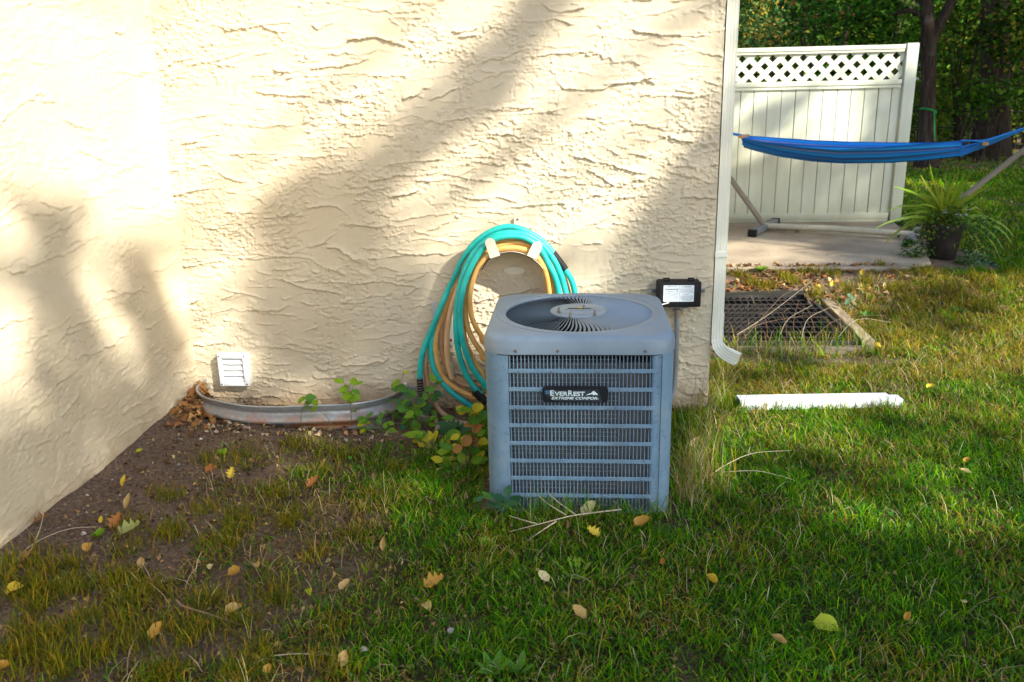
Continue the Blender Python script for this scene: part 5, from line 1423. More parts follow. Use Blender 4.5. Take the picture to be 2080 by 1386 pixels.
def strands(name, pts_xy, n_each, spread, l0, l1, w, pal, label, upness=.25, mt=None):
    B_, L_, W_, D_, Cc = [], [], [], [], []
    for (x, y), n_, sp, (a, c_) in zip(pts_xy, n_each, spread, zip(l0, l1)):
        xx = x + gg.normal(0, sp, n_); yy = y + gg.normal(0, sp, n_)
        B_.append(np.stack([xx, yy, gz(xx, yy) - .003], -1)); L_.append(gg.uniform(a, c_, n_))
    P = np.concatenate(B_); L = np.concatenate(L_); n_ = len(P)
    V, F = blades(P, L, np.full(n_, w) * gg.uniform(.7, 1.2, n_), np.clip(gg.normal(1 - upness, .25, n_), .1, 1.1), gg)
    o = np_mesh(name, V, F, mt or M_STRAW, color=np.repeat(pick(pal, n_, gg), 7, 0)); return tag(o, label, 'grass', kind='stuff')
# dry straw lying through the turf
n = 11000
x = gg.uniform(-2.0, 3.6, n); y = gg.uniform(-2.55, 2.6, n)
k = (gg.uniform(size=n) < np.clip(.25 + dryness(x, y), 0, 1) * np.clip(lushness(x, y) * 2.2 + .06, 0, 1)); x, y = x[k], y[k]
P = np.stack([x, y, gz(x, y) + gg.uniform(0, .012, len(x))], -1); P = P[in_view(P)]; m = len(P)
V, F = blades(P, gg.uniform(.03, .13, m), gg.uniform(.0012, .0026, m), np.clip(gg.normal(1.0, .12, m), .7, 1.12), gg)
tag(np_mesh('dry_straw', V, F, M_STRAW, color=np.repeat(pick(G_STRAW, m, gg), 7, 0)), 'dry pale straw lying through the turf', 'straw', kind='stuff')

# olive tufts, larger clumps read from the photograph
tuft_px = [(440, 940), (500, 930), (560, 1010), (480, 1050), (420, 1040), (340, 1085), (545, 1205), (430, 1225), (300, 1200), (250, 1180), (640, 1130), (700, 930), (760, 1010), (610, 905), (660, 960), (180, 1260), (90, 1300), (380, 1300), (520, 1330), (600, 1050), (270, 1300), (340, 1010), (720, 1090), (800, 960), (150, 1190), (60, 1210), (480, 1370), (640, 1350), (200, 1340)]
back_px = [(1560, 585), (1590, 565), (1530, 580), (1640, 555), (1690, 560), (1760, 575), (1820, 590), (1880, 555), (1985, 570), (2030, 590), (1720, 590), (1850, 620), (1990, 630), (1940, 600), (1660, 600), (1790, 545), (1770, 640), (2060, 560), (2050, 650), (1900, 680), (1500, 560), (1610, 575)]
rl0 = random.Random(12)
def tufts(pxs, nn, l0, l1, w, pal, label):
    c = [on_g(px, py)[:2] for px, py in pxs]; n_ = len(c)
    return strands('grass_tuft', c, [nn] * n_, [gg.uniform(.025, .05) for _ in range(n_)], [l0] * n_, [l1] * n_, w, pal, label, .45, M_GRASS)
tufts(tuft_px + [(rl0.uniform(0, 700), rl0.uniform(1060, 1390)) for _ in range(45)], 110, .025, .075, .0035, G_DRY[:3] + [(.16, .17, .02), (.07, .12, .015)], 'olive grass tufts on the bare soil')
tufts(back_px, 130, .03, .10, .0045, G_DRY[:3] + [(.26, .25, .03), (.14, .16, .02)], 'yellow olive grass tufts between grate and patio')
# tall grass against the unit, the wall foot, the pit and the pipe
tall = [(1405, 985, 170, .05), (1420, 940, 150, .05), (1395, 1020, 150, .04), (1440, 990, 90, .06), (1425, 900, 90, .05), (1440, 870, 60, .05), (1415, 830, 40, .03), (1450, 820, 50, .04), (1470, 780, 40, .04)]
strands('tall_grass', [on_g(a, b_)[:2] for a, b_, _, _ in tall], [t_[2] for t_ in tall], [t_[3] for t_ in tall], [.08] * len(tall), [.24] * len(tall), .0030, G_STRAW + G_DRY + G_LUSH[:3], 'tall dry grass against the right side of the air conditioner', .5)
fr = [(1040 + 24 * i, 1046 + (i % 3) * 6, 22, .025) for i in range(14)]
strands('tall_grass', [on_g(a, b_)[:2] for a, b_, _, _ in fr], [t_[2] for t_ in fr], [t_[3] for t_ in fr], [.05] * len(fr), [.15] * len(fr), .0028, G_STRAW[:2] + G_LUSH + G_LUSH, 'straggling grass at the front foot of the air conditioner', .3)
gt = [(1490 + 24 * i, 712 + (i * 7) % 14, 30, .03) for i in range(12)] + [(1700, 690, 40, .05), (1740, 705, 40, .05), (1620, 740, 40, .06), (1560, 735, 40, .06), (1660, 725, 40, .06)]
strands('tall_grass', [on_g(a, b_)[:2] for a, b_, _, _ in gt], [t_[2] for t_ in gt], [t_[3] for t_ in gt], [.06] * len(gt), [.19] * len(gt), .0032, G_STRAW[:2] + G_DRY + G_LUSH, 'long grass along the near edge of the steel grate', .5)
pg = [(1480 + 28 * i, 830 + (i * 5) % 9, 26, .035) for i in range(13)]
strands('tall_grass', [on_g(a, b_)[:2] for a, b_, _, _ in pg], [t_[2] for t_ in pg], [t_[3] for t_ in pg], [.04] * len(pg), [.10] * len(pg), .0034, G_LUSH + G_DRY[:2], 'fresh grass standing in front of the white pipe', .6)
# long brown stalks arching over the grate
st_px = [((1480, 690), (1560, 640), (1650, 570)), ((1470, 700), (1540, 660), (1640, 640)), ((1600, 700), (1590, 640), (1545, 620)), ((1625, 705), (1640, 650), (1685, 625)), ((1560, 700), (1555, 650), (1530, 615)), ((1640, 700), (1700, 650), (1800, 640)), ((1690, 700), (1740, 650), (1810, 655)),
         ((1500, 700), (1580, 610), (1610, 590)), ((1660, 690), (1640, 630), (1600, 615)), ((1580, 695), (1600, 650), (1650, 620)), ((1700, 690), (1680, 650), (1640, 640)), ((1615, 700), (1612, 655), (1622, 610))]
stalk_lab = ['long brown weed stalk rising rightward from behind the downspout past the patio edge side', 'long pale weed stalk crossing the left half of the grate at a low slope', 'brown stalk curving left over the middle of the grate', 'pale stalk curving right over the middle of the grate', 'brown stalk leaning left over the left third of the grate', 'brown stalk arching from the grate out over the grass to the right', 'pale stalk arching over the timber into the grass', 'steep brown stalk over the left third of the grate reaching past its far edge', 'brown stalk leaning left toward the far edge of the grate middle', 'pale stalk bending right toward the far edge of the grate', 'brown stalk leaning left over the right third of the grate', 'short upright brown stalk at the middle of the grate']
for i, pts in enumerate(st_px):
    b0_ = on_g(*pts[0]); P = [b0_] + [on_y(px, py, b0_[1] + .12 * (k + 1)) for k, (px, py) in enumerate(pts[1:])]
    s = MB(); s.tube(spline(P, 5), list(np.linspace(.0019, .0009, 11)), 5); o = s.build('weed_stalk', M_STEM if i % 3 else LC_TWIG, None, origin=b0_); tag(o, stalk_lab[i], 'stalk', 'weed stalks over the grate')

# low clover and small broad leaves
n = 6000
x = gg.uniform(-1.7, 2.6, n); y = gg.uniform(-2.5, 2.5, n); dens = lushness(x, y) * sstep(.5, .62, fbm(x, y, .3, 301, 3)); k = gg.uniform(size=n) < dens * 1.6
P = np.stack([x[k], y[k], gz(x[k], y[k]) + gg.uniform(.005, .03, k.sum())], -1); P = P[in_view(P)]
V, F = leaf_quads(P, gg.uniform(.012, .030, len(P)), gg, up=1.6, asp=.8); tag(np_mesh('clover', V, F, M_LEAF, color=np.repeat(pick([(.04, .13, .015), (.06, .16, .02), (.09, .19, .02)], len(P), gg), 4, 0)), 'small broad green weeds among the grass', 'ground cover', kind='stuff')
# small leaf litter, crumbs and pebbles
def litter(n, x0, x1, y0, y1, s0, s1, pal, label, w=None, name='leaf_litter', mt=None, up=1.2, asp=.65, cup=.3, dz=.012):
    x = gg.uniform(x0, x1, n); y = gg.uniform(y0, y1, n)
    if w is not None: k = gg.uniform(size=n) < w(x, y); x, y = x[k], y[k]
    ok = ~((x > PIT[0]) & (x < PIT[1]) & (y > PIT[2]) & (y < PIT[3])) & ~((y > -.01) & (x < WR)) & (x > LWX + .01) & ~((np.abs(x - .015) < .385) & (np.abs(y + .806) < .385)); x, y = x[ok], y[ok]
    P = np.stack([x, y, np.maximum(gz(x, y), np.where((x > .7) & (x < 3.1) & (y > 2.8) & (y < 5.6), ptop, -9)) + gg.uniform(.001, dz, len(x))], -1); P = P[in_view(P)]
    V, F = leaf_quads(P, gg.uniform(s0, s1, len(P)), gg, up=up, asp=asp, cup=cup); return tag(np_mesh(name, V, F, mt or M_LITTER, color=np.repeat(pick(pal, len(P), gg), 4, 0)), label, 'leaf litter', kind='stuff')
BR = [(.16, .085, .035), (.24, .13, .05), (.10, .055, .025), (.32, .19, .08)]
litter(20000, -2.0, 3.6, -2.7, .6, .006, .028, BR + [(.42, .30, .12)], 'scattered brown leaf crumbs on soil and grass', lambda x, y: np.clip(.7 - .5 * sstep(-.4, .6, x), 0, 1))
litter(3800, .72, 3.4, 2.15, 2.85, .025, .060, [(.38, .17, .06), (.46, .24, .10), (.30, .13, .05), (.55, .36, .18), (.2, .1, .05)], 'drift of orange brown leaves along the patio edge', lambda x, y: np.clip(.95 - (x - .75) * .36, .12, 1) * (fbm(x, y, .2, 8) > .42))
litter(500, .75, 3.6, .9, 2.5, .02, .05, [(.45, .28, .06), (.5, .40, .10), (.36, .17, .06)], 'sparse fallen leaves around the steel grate')
litter(1000, 3.2, 12, 3, 14, .03, .08, [(.45, .25, .05), (.55, .42, .10), (.34, .16, .06)], 'fallen leaves scattered over the back lawn')
litter(1300, 4, 13, 11, 17, .05, .12, BR, 'brown leaf floor at the wood edge')
# pile in the corner by the window well
n = 900; ang = gg.uniform(0, 1, n); x = LWX + .03 + np.abs(gg.normal(0, .075, n)); y = -.02 - np.abs(gg.normal(0, .14, n)) - .04
x = np.where(y < -.2, x + gg.uniform(0, .20, n) * (gg.uniform(size=n) < .5), x); y = np.where(y > -.04, -.04, y)
hgt = .17 * np.exp(-(x - LWX) / .10) * np.exp(y / .13); P = np.stack([x, y, gz(x, y) + hgt * gg.uniform(0, 1, n) + .004], -1)
wl = (x > -1.99) & (y > -.20); P = P[~wl]
V, F = leaf_quads(P, gg.uniform(.03, .07, len(P)), gg, up=.3, asp=.6, cup=.35)
tag(np_mesh('leaf_litter', V, F, M_LITTER, color=np.repeat(pick([(.36, .16, .05), (.46, .24, .08), (.26, .11, .035), (.55, .32, .12), (.15, .07, .03)], len(P), gg), 4, 0)), 'pile of orange brown leaves in the corner beside the window well', 'leaf pile', kind='stuff')
litter(130, -1.98, -.9, -.50, -.36, .012, .04, [(.50, .36, .20), (.35, .2, .09), (.6, .5, .36)], 'pale leaf scraps along the front of the window well')
litter(150, 1.98, 2.5, 4.55, 5.1, .04, .08, [(.42, .22, .07), (.5, .3, .1), (.3, .13, .05)], 'small drift of leaves under the hammock foot', lambda x, y: np.exp(-((x - 2.2) ** 2 + (y - 4.85) ** 2) / .02))
# pebbles
n = 6000; x = gg.uniform(LWX + .03, 1.2, n); y = gg.uniform(-2.5, -.03, n); k = gg.uniform(size=n) < np.clip(.9 - lushness(x, y) * 3, .05, 1); x, y = x[k], y[k]
ok = ~((x < -.88) & (y > -.36)) & ~((np.abs(x - .015) < .385) & (np.abs(y + .806) < .385)); x, y = x[ok], y[ok]
r = gg.uniform(.002, .0075, len(x)) * np.where(gg.uniform(size=len(x)) < .06, 2.2, 1); octv = np.array([(1, 0, 0), (-1, 0, 0), (0, 1, 0), (0, -1, 0), (0, 0, .7), (0, 0, -.7)])
V = np.stack([x, y, gz(x, y) + r * .2], -1)[:, None, :] + octv[None] * r[:, None, None] * gg.uniform(.6, 1.3, (len(x), 6, 1)); of = np.array([(0, 2, 4), (2, 1, 4), (1, 3, 4), (3, 0, 4), (2, 0, 5), (1, 2, 5), (3, 1, 5), (0, 3, 5)])
F = (np.arange(len(x))[:, None, None] * 6 + of[None]).reshape(-1, 3)
tag(np_mesh('pebbles', V.reshape(-1, 3), F, M_PEBBLE, color=np.repeat(pick([(.20, .14, .10), (.14, .09, .06), (.17, .115, .075), (.36, .32, .27), (.09, .06, .04), (.12, .08, .05)], len(x), gg), 6, 0)), 'small pebbles and soil crumbs on the bare ground', 'pebbles', kind='stuff')

# ------------------------------------------------------------------ fallen leaves one can point at
def leaf_mesh(name, kind, curl, fold, seed, serr=.0):
    r_ = random.Random(seed); n = 9; vs = []; fs = []
    for i in range(n):
        u = i / (n - 1)
        if kind == 'ovate': w = .36 * math.sin(math.pi * u ** .72) ** .8
        elif kind == 'lance': w = .22 * math.sin(math.pi * u ** .85) ** .7
        elif kind == 'round': w = .46 * math.sin(math.pi * u ** .8) ** .6
        elif kind == 'jag': w = (.03 + .10 * u) * (1.0 if i % 2 else .42)
        else: w = .50 * (math.sin(math.pi * u ** .8) ** .7) * (1.0 if i % 2 else .48)
        if i in (0, n - 1): w = .012
        w *= 1 + r_.uniform(-.1, .1)
        a = curl * (u - .4); x = (math.sin(a) / curl if abs(curl) > .05 else u - .4); z = ((1 - math.cos(a)) / curl if abs(curl) > .05 else 0)
        for k, s_ in enumerate((-1, -.5, 0, .5, 1)):
            yy_ = s_ * w; zz_ = z + fold * abs(s_) ** 1.4 * w + r_.uniform(-.035, .035) * (abs(s_) > .1); vs.append((x + (r_.uniform(-.045, .045) if abs(s_) == 1 else 0), yy_ * (1 - .25 * abs(fold)), zz_))
    for i in range(n - 1):
        for k in range(4): fs.append((5 * i + k, 5 * i + k + 1, 5 * i + k + 6, 5 * i + k + 5))
    # stalk
    b_ = len(vs); vs += [(vs[2][0] - .0, -.008, vs[2][2]), (vs[2][0], .008, vs[2][2]), (vs[2][0] - .22, .03, vs[2][2] + .03), (vs[2][0] - .22, .018, vs[2][2] + .03)]; fs.append((b_, b_ + 1, b_ + 2, b_ + 3))
    s = MB(); s.add(vs, fs); o = s.build(name, M_LITTER, None, smooth=True); me = o.data; bpy.data.objects.remove(o); return me
LM = {'a': leaf_mesh('fallen_leaf', 'ovate', 1.3, .5, 1), 'b': leaf_mesh('fallen_leaf', 'ovate', -1.4, .25, 2), 'c': leaf_mesh('fallen_leaf', 'ovate', 1.6, .9, 3), 'd': leaf_mesh('fallen_leaf', 'lance', 1.6, 1.2, 4), 'e': leaf_mesh('fallen_leaf', 'lobed', 1.1, .6, 5), 'f': leaf_mesh('fallen_leaf', 'ovate', 2.4, 1.0, 6), 'g': leaf_mesh('fallen_leaf', 'round', -1.6, .5, 7)}
LC = {'tan': leafy('leaf_tan', .2, .6, base=(.60, .42, .16), noise=(40, (.24, .12, .04), .9)), 'cream': leafy('leaf_cream', .2, .6, base=(.76, .63, .33), noise=(45, (.35, .24, .1), .6)), 'yellow': leafy('leaf_yellow', .3, .5, base=(.74, .55, .05), noise=(30, (.40, .24, .03), .6)), 'orange': leafy('leaf_orange', .25, .6, base=(.60, .34, .06), noise=(35, (.22, .10, .03), .9)),
      'brown': leafy('leaf_brown', .15, .7, base=(.30, .16, .06), noise=(40, (.14, .07, .03), .8)), 'lime': leafy('leaf_lime', .35, .5, base=(.50, .58, .03), noise=(25, (.45, .42, .05), .7)), 'pale': leafy('leaf_pale_green', .3, .6, base=(.42, .44, .14), noise=(60, (.10, .10, .04), .9)), 'rust': leafy('leaf_rust', .2, .6, base=(.46, .18, .04), noise=(40, (.15, .06, .02), .8)), 'grey': leafy('leaf_grey', .1, .8, base=(.30, .27, .24), noise=(40, (.15, .13, .11), .8))}
for m_ in LC.values():
    pass
leaves = [  # px, py, size in photo pixels, mesh, colour, heading deg, tilt, label
    (1195, 1050, 48, 'a', 'cream', 25, .5, 'large cream curled leaf propped on straw at the foot of the air conditioner'),
    (1207, 1096, 34, 'e', 'yellow', 160, .3, 'crumpled yellow brown leaf in front of the large cream leaf'),
    (1303, 1077, 44, 'c', 'orange', 10, .3, 'wide orange brown leaf in the grass before the right corner of the unit'),
    (1345, 1156, 18, 'c', 'rust', 80, .3, 'tiny rust orange leaf alone on the mid grass'),
    (1106, 1188, 36, 'a', 'cream', 150, .2, 'cream pointed leaf beside the dandelion rosette'),
    (1177, 1262, 42, 'c', 'tan', 160, .3, 'tan leaf with a brown vein below the dandelion rosette'),
    (1445, 1195, 52, 'd', 'yellow', 300, .35, 'long twisted yellow leaf on the grass right of centre'),
    (1674, 1281, 58, 'b', 'lime', 350, .1, 'broad yellow green leaf lying flat at the lower right'),
    (1580, 1318, 46, 'd', 'tan', 320, .3, 'folded tan leaf below and left of the broad yellow green leaf'),
    (1955, 1238, 20, 'a', 'cream', 270, .4, 'small upright cream leaf at the far right of the lower lawn'),
    (1840, 1268, 22, 'c', 'orange', 40, .4, 'small orange leaf right of the broad yellow green leaf'),
    (1945, 1140, 22, 'c', 'brown', 60, .4, 'dull brown leaf at the right edge of the shaded lawn'),
    (1958, 970, 24, 'd', 'cream', 330, .1, 'pale chip-like leaf on the sunny right lawn'),
    (1961, 948, 18, 'c', 'orange', 20, .3, 'small orange leaf above the pale chip-like leaf'),
    (1888, 797, 20, 'c', 'yellow', 0, .3, 'yellow leaf right of the white pipe'),
    (630, 1222, 44, 'd', 'lime', 310, .3, 'folded lime green leaf on the dark turf left of centre'),
    (525, 1166, 28, 'f', 'tan', 315, .3, 'small rolled tan leaf on the bare soil'),
    (430, 1168, 32, 'd', 'cream', 280, .4, 'curled cream leaf left of the small rolled tan leaf'),
    (480, 1180, 40, 'f', 'orange', 10, .3, 'rolled yellow brown leaf between the olive tufts'),
    (470, 1252, 40, 'b', 'tan', 20, .25, 'flat ochre leaf beside a long dry twig'),
    (318, 1300, 42, 'a', 'orange', 50, .3, 'bright ochre pointed leaf near the bottom left'),
    (290, 1162, 28, 'c', 'tan', 120, .3, 'tan leaf resting on an olive tuft at the left'),
    (26, 1209, 36, 'b', 'yellow', 15, .2, 'yellow leaf at the left edge of the picture'),
    (12, 1372, 34, 'c', 'orange', 0, .2, 'golden brown leaf in the bottom left corner'),
    (180, 1124, 24, 'g', 'orange', 100, .4, 'round golden leaf near the foot of the left wall'),
    (209, 1069, 16, 'c', 'yellow', 100, .4, 'tiny yellow leaf above the pale green maple leaf'),
    (262, 1092, 50, 'e', 'pale', 20, .15, 'pale green maple leaf with dark spots'),
    (238, 1074, 36, 'e', 'rust', 60, .3, 'rust coloured leaf touching the pale green maple leaf'),
    (263, 1034, 36, 'd', 'tan', 80, .4, 'tan curled leaf on the bare soil strip'),
    (254, 992, 28, 'd', 'yellow', 85, .4, 'slim yellow leaf standing on the bare soil strip'),
    (284, 928, 18, 'a', 'lime', 0, .1, 'small bright yellow leaf on the bare soil near the left wall'),
    (472, 974, 26, 'e', 'yellow', 85, .6, 'upright yellow leaf among the tufts below the window well'),
    (432, 969, 36, 'f', 'rust', 10, .3, 'rust brown leaf left of the upright yellow leaf'),
    (636, 994, 34, 'e', 'rust', 30, .4, 'orange brown oak leaf in the tufts below the window well'),
    (880, 1200, 52, 'e', 'orange', 10, .3, 'orange brown lobed leaf on the dark grass below the unit'),
    (866, 1242, 34, 'b', 'tan', 320, .3, 'tan half folded leaf below the orange brown lobed leaf'),
    (702, 1206, 34, 'c', 'tan', 30, .3, 'tan leaf right of the folded lime green leaf'),
    (780, 1120, 34, 'd', 'tan', 80, .6, 'tan leaf standing upright in the dark grass'),
    (700, 1356, 38, 'a', 'tan', 75, .5, 'pointed tan leaf standing near the bottom edge'),
    (545, 1375, 22, 'g', 'orange', 80, .5, 'small orange leaf at the bottom edge'),
    (738, 1336, 18, 'g', 'grey', 0, .4, 'grey shrivelled leaf above the pointed tan leaf'),
    (916, 1297, 16, 'g', 'grey', 40, .4, 'grey white shrivelled leaf on the dark grass'),
    (85, 1070, 36, 'e', 'brown', 10, .3, 'brown shrivelled leaf at the foot of the left wall'),
    (55, 1148, 32, 'e', 'brown', 30, .4, 'brown ragged leaf at the left edge below the wall'),
    (1414, 914, 34, 'c', 'cream', 30, .4, 'cream leaf caught in tall grass right of the unit'),
    (1178, 628, 13, 'g', 'yellow', 0, .0, 'small yellow leaf on the fan grille behind the hub'),
    (1340 + 500, 570, 18, 'd', 'cream', 280, .3, 'cream leaf on the grass below the potted plant'),
    (1795, 590, 18, 'd', 'cream', 60, .3, 'cream leaf on the bare patch between grate and plant'),
    (1750, 562, 15, 'e', 'yellow', 60, .4, 'yellow leaf among the tufts at the patio edge'),
    (1690, 585, 15, 'e', 'yellow', 60, .4, 'yellow leaf in the tufts behind the steel grate'),
    (2035, 635, 24, 'd', 'tan', 340, .2, 'long tan leaf at the right edge of the bare patch'),
    (1780, 710, 18, 'g', 'yellow', 340, .3, 'yellow leaf beside the end of the weathered timber'),
]
rl = random.Random(4)
for px, py, sz, mk, ck, hd_, tl, lb in leaves:
    if py < 640 and 1000 < px < 1350: p = on_z(px, py, .752); p[1] += 0
    else:
        p = on_g(px, py); p[2] += .026
    mpp = np.linalg.norm(p - CAMP) / FPX; L = sz * mpp * .90
    o = bpy.data.objects.new('fallen_leaf', LM[mk]); COL.objects.link(o); o.location = Vector(map(float, p)); o.scale = (L, L, L)
    # headings are measured in the picture; the ground is seen obliquely, so stretch the depth part
    a = math.radians(hd_); hx_, hy_ = math.cos(a), math.sin(a) * 1.6
    o.rotation_euler = (-.45 - tl * .5 + rl.uniform(-.15, .15), -tl * rl.uniform(-.4, .7), 0); o.rotation_euler = (Matrix.Rotation(rl.uniform(.2, .5), 3, 'X') @ Matrix.Rotation(math.atan2(hy_, hx_), 3, 'Z') @ Matrix.Rotation(-tl, 3, 'Y')).to_euler()
    o.data = o.data if o.data.users < 2 else o.data
    o.material_slots[0].link = 'OBJECT'; o.material_slots[0].material = LC[ck]
    tag(o, lb, 'leaf', 'fallen leaves')

# ------------------------------------------------------------------ weeds with leaves of their own
def leaf_proto(kind, seed, curl=.4, fold=.25): return leaf_mesh('leaf', kind, curl, fold, seed)
WL = {'ov': leaf_proto('ovate', 31), 'ln': leaf_proto('lance', 32), 'mp': leaf_proto('lobed', 33, .3, .15), 'rd': leaf_proto('round', 34), 'jg': leaf_proto('jag', 35, .7, .2)}
WC = {'g': leafy('weed_green', .35, .5, base=(.09, .24, .02), noise=(20, (.10, .2, .03), .5)), 'y': leafy('weed_yellow', .35, .5, base=(.55, .48, .02), noise=(20, (.28, .3, .03), .7)), 'd': leafy('weed_dark', .3, .45, base=(.030, .115, .045), noise=(15, (.05, .14, .05), .5)), 'b': leafy('weed_bright', .4, .5, base=(.20, .36, .015), noise=(20, (.2, .28, .03), .5)), 'r': leafy('weed_russet', .3, .5, base=(.35, .15, .04), noise=(20, (.3, .22, .04), .7)), 'v': leafy('weed_grey_green', .3, .6, base=(.14, .24, .13))}
def place_leaf(par, p, size, mk, ck, heading, pitch, roll=0.0, face=0.0):
    o = bpy.data.objects.new('leaf', WL[mk]); COL.objects.link(o); o.parent = par; o.location = Vector(tuple(np.asarray(p) - root_loc(par))); o.scale = (size,) * 3
    o.rotation_euler = (Matrix.Rotation(face, 3, 'X') @ Matrix.Rotation(heading, 3, 'Z') @ Matrix.Rotation(-pitch, 3, 'Y') @ Matrix.Rotation(roll, 3, 'X')).to_euler()
    o.material_slots[0].link = 'OBJECT'; o.material_slots[0].material = WC[ck]; return o
rw = random.Random(9)
def plant(label, base, stems, name='weed_plant', cat='weed', stem_m=None, rad=.0022):
    """stems: list of (points, leaves) with points world; leaves: (t, px, py, size_px, kind, colour)"""
    t = thing(name, base, label, cat)
    for pts, lvs in stems:
        P = spline(pts, 5) if len(pts) > 2 else np.array(pts); s = MB(); s.tube(P, list(np.linspace(rad, rad * .45, len(P))), 5); s.build('stem', stem_m or M_GSTEM, t)
        pm = MB()
        for (p, size, mk, ck) in lvs:
            p = np.asarray(p); j = max(0, int(np.argmin(np.linalg.norm(P - p, axis=1))) - 1); at_ = P[j]; d_ = p - at_
            hd_ = math.atan2(d_[1], d_[0]) + rw.uniform(-.5, .5) if np.linalg.norm(d_[:2]) > .008 else rw.uniform(-3, 3)
            pt_ = rw.uniform(-.5, .35); o_ = place_leaf(t, p, size, mk, ck, hd_, pt_, rw.uniform(-.4, .6), rw.uniform(.3, .95))
            bs_ = p - np.array((math.cos(hd_) * math.cos(pt_), math.sin(hd_) * math.cos(pt_), math.sin(pt_))) * size * .4
            pm.tube([at_, at_ * .5 + bs_ * .5 + np.array((0, 0, .006)), bs_], .0011, 4)
        if lvs: pm.build('leaf_stalks', stem_m or M_GSTEM, t)
    return t
def px_leaves(lst, y):
    out = []
    for px, py, sz, mk, ck in lst:
        p = on_y(px, py, y + rw.uniform(-.03, .03)); out.append((p, sz * np.linalg.norm(p - CAMP) / FPX, mk, ck))
    return out
yw_ = -.37
b0_ = on_g(715, 868)
plant('young green sapling growing in front of the window well', b0_, [([b0_, on_y(712, 830, yw_), on_y(708, 800, yw_)], px_leaves([(690, 776, 26, 'ov', 'b'), (700, 790, 24, 'ov', 'b'), (718, 775, 24, 'ov', 'b'), (728, 780, 20, 'ov', 'b'), (705, 805, 30, 'mp', 'b'), (716, 808, 28, 'mp', 'b'), (698, 798, 22, 'ov', 'b'), (722, 796, 22, 'ov', 'g'), (712, 818, 20, 'ov', 'b'), (718, 836, 18, 'ov', 'g')], yw_))])
b0_ = on_g(612, 872)
plant('thin seedling with a few oval leaves at the rim of the window well', b0_, [([b0_, on_y(612, 840, yw_), on_y(622, 815, yw_)], px_leaves([(614, 812, 22, 'ov', 'b'), (628, 808, 24, 'ov', 'g'), (640, 818, 20, 'ov', 'b'), (622, 828, 22, 'ov', 'g'), (636, 832, 20, 'ov', 'b'), (626, 818, 18, 'ov', 'g')], yw_)),
     ([on_g(686, 880), on_y(665, 850, yw_), on_y(645, 830, yw_)], [])])
b0_ = on_g(796, 872); yy_ = -.22
plant('leafy weed at the right end of the window well', b0_, [([b0_, on_y(800, 830, yy_), on_y(810, 790, yy_), on_y(820, 758, yy_)], px_leaves([(824, 757, 14, 'ov', 'y'), (806, 778, 24, 'ov', 'b'), (815, 788, 26, 'ov', 'g'), (802, 790, 20, 'ov', 'g'), (796, 815, 22, 'ov', 'g'), (818, 826, 30, 'mp', 'g'), (830, 836, 28, 'ov', 'g'), (806, 850, 26, 'mp', 'g'), (826, 858, 28, 'ov', 'b'), (790, 838, 18, 'ov', 'g'), (784, 860, 20, 'ln', 'g')], yy_)),
     ([b0_, on_y(760, 845, yy_), on_y(718, 828, yy_ - .1)], [])], stem_m=M_STEM)
b0_ = on_g(870, 850); yy_ = -.30
plant('green weed growing up through the lower hose loops', b0_, [([b0_, on_y(882, 810, yy_), on_y(886, 775, yy_)], px_leaves([(880, 770, 22, 'ov', 'b'), (892, 778, 20, 'ov', 'g'), (876, 790, 22, 'ov', 'g'), (888, 800, 24, 'ov', 'd'), (858, 812, 22, 'ov', 'g'), (866, 835, 26, 'mp', 'd'), (846, 840, 28, 'mp', 'g'), (880, 838, 20, 'ov', 'g')], yy_))])
b0_ = on_g(925, 905); yy_ = -.48
plant('low plant with big dark green maple-like leaves left of the unit', b0_, [([b0_, on_y(928, 880, yy_), on_y(925, 865, yy_ - .02)], px_leaves([(918, 866, 46, 'mp', 'd'), (936, 872, 42, 'mp', 'd'), (904, 880, 34, 'ov', 'd'), (945, 885, 34, 'ov', 'g'), (900, 862, 26, 'ov', 'd'), (926, 888, 26, 'ov', 'd'), (912, 850, 26, 'ov', 'g')], yy_)),
     ([b0_, on_y(890, 905, yy_), on_y(845, 885, yy_ - .02)], px_leaves([(868, 893, 56, 'ln', 'y'), (842, 884, 46, 'ln', 'b'), (885, 885, 40, 'ln', 'y'), (860, 905, 30, 'ov', 'b'), (838, 910, 24, 'ov', 'y')], yy_))])
def more(x0, x1, y0, y1, n, s0, s1, kinds, cols):
    return [(rw.uniform(x0, x1), rw.uniform(y0, y1), rw.uniform(s0, s1), rw.choice(kinds), rw.choice(cols)) for _ in range(n)]
for lb_, (qx, qy), yv, args in (('mass of small green weeds at the foot of the hoses', (850, 868), -.33, (800, 885, 800, 870, 34, 14, 24, ['ov', 'ov', 'mp'], ['g', 'd', 'b', 'g'])),
        ('tangle of yellowing weed leaves in front of the big dark leaves', (890, 930), -.55, (840, 960, 880, 950, 30, 16, 28, ['ov', 'ln'], ['y', 'b', 'g', 'y'])),
        ('low green weeds in the dry grass in front of the flange', (780, 880), -.36, (730, 800, 840, 880, 20, 12, 20, ['ov', 'ln'], ['g', 'b', 'y']))):
    b0_ = on_g(qx, qy); plant(lb_, b0_, [([b0_, on_y((args[0] + args[1]) / 2, (args[2] + args[3]) / 2, yv), on_y(args[1] - 15, args[2] + 5, yv)], px_leaves(more(*args), yv))])
b0_ = on_g(950, 985); yy_ = -.75
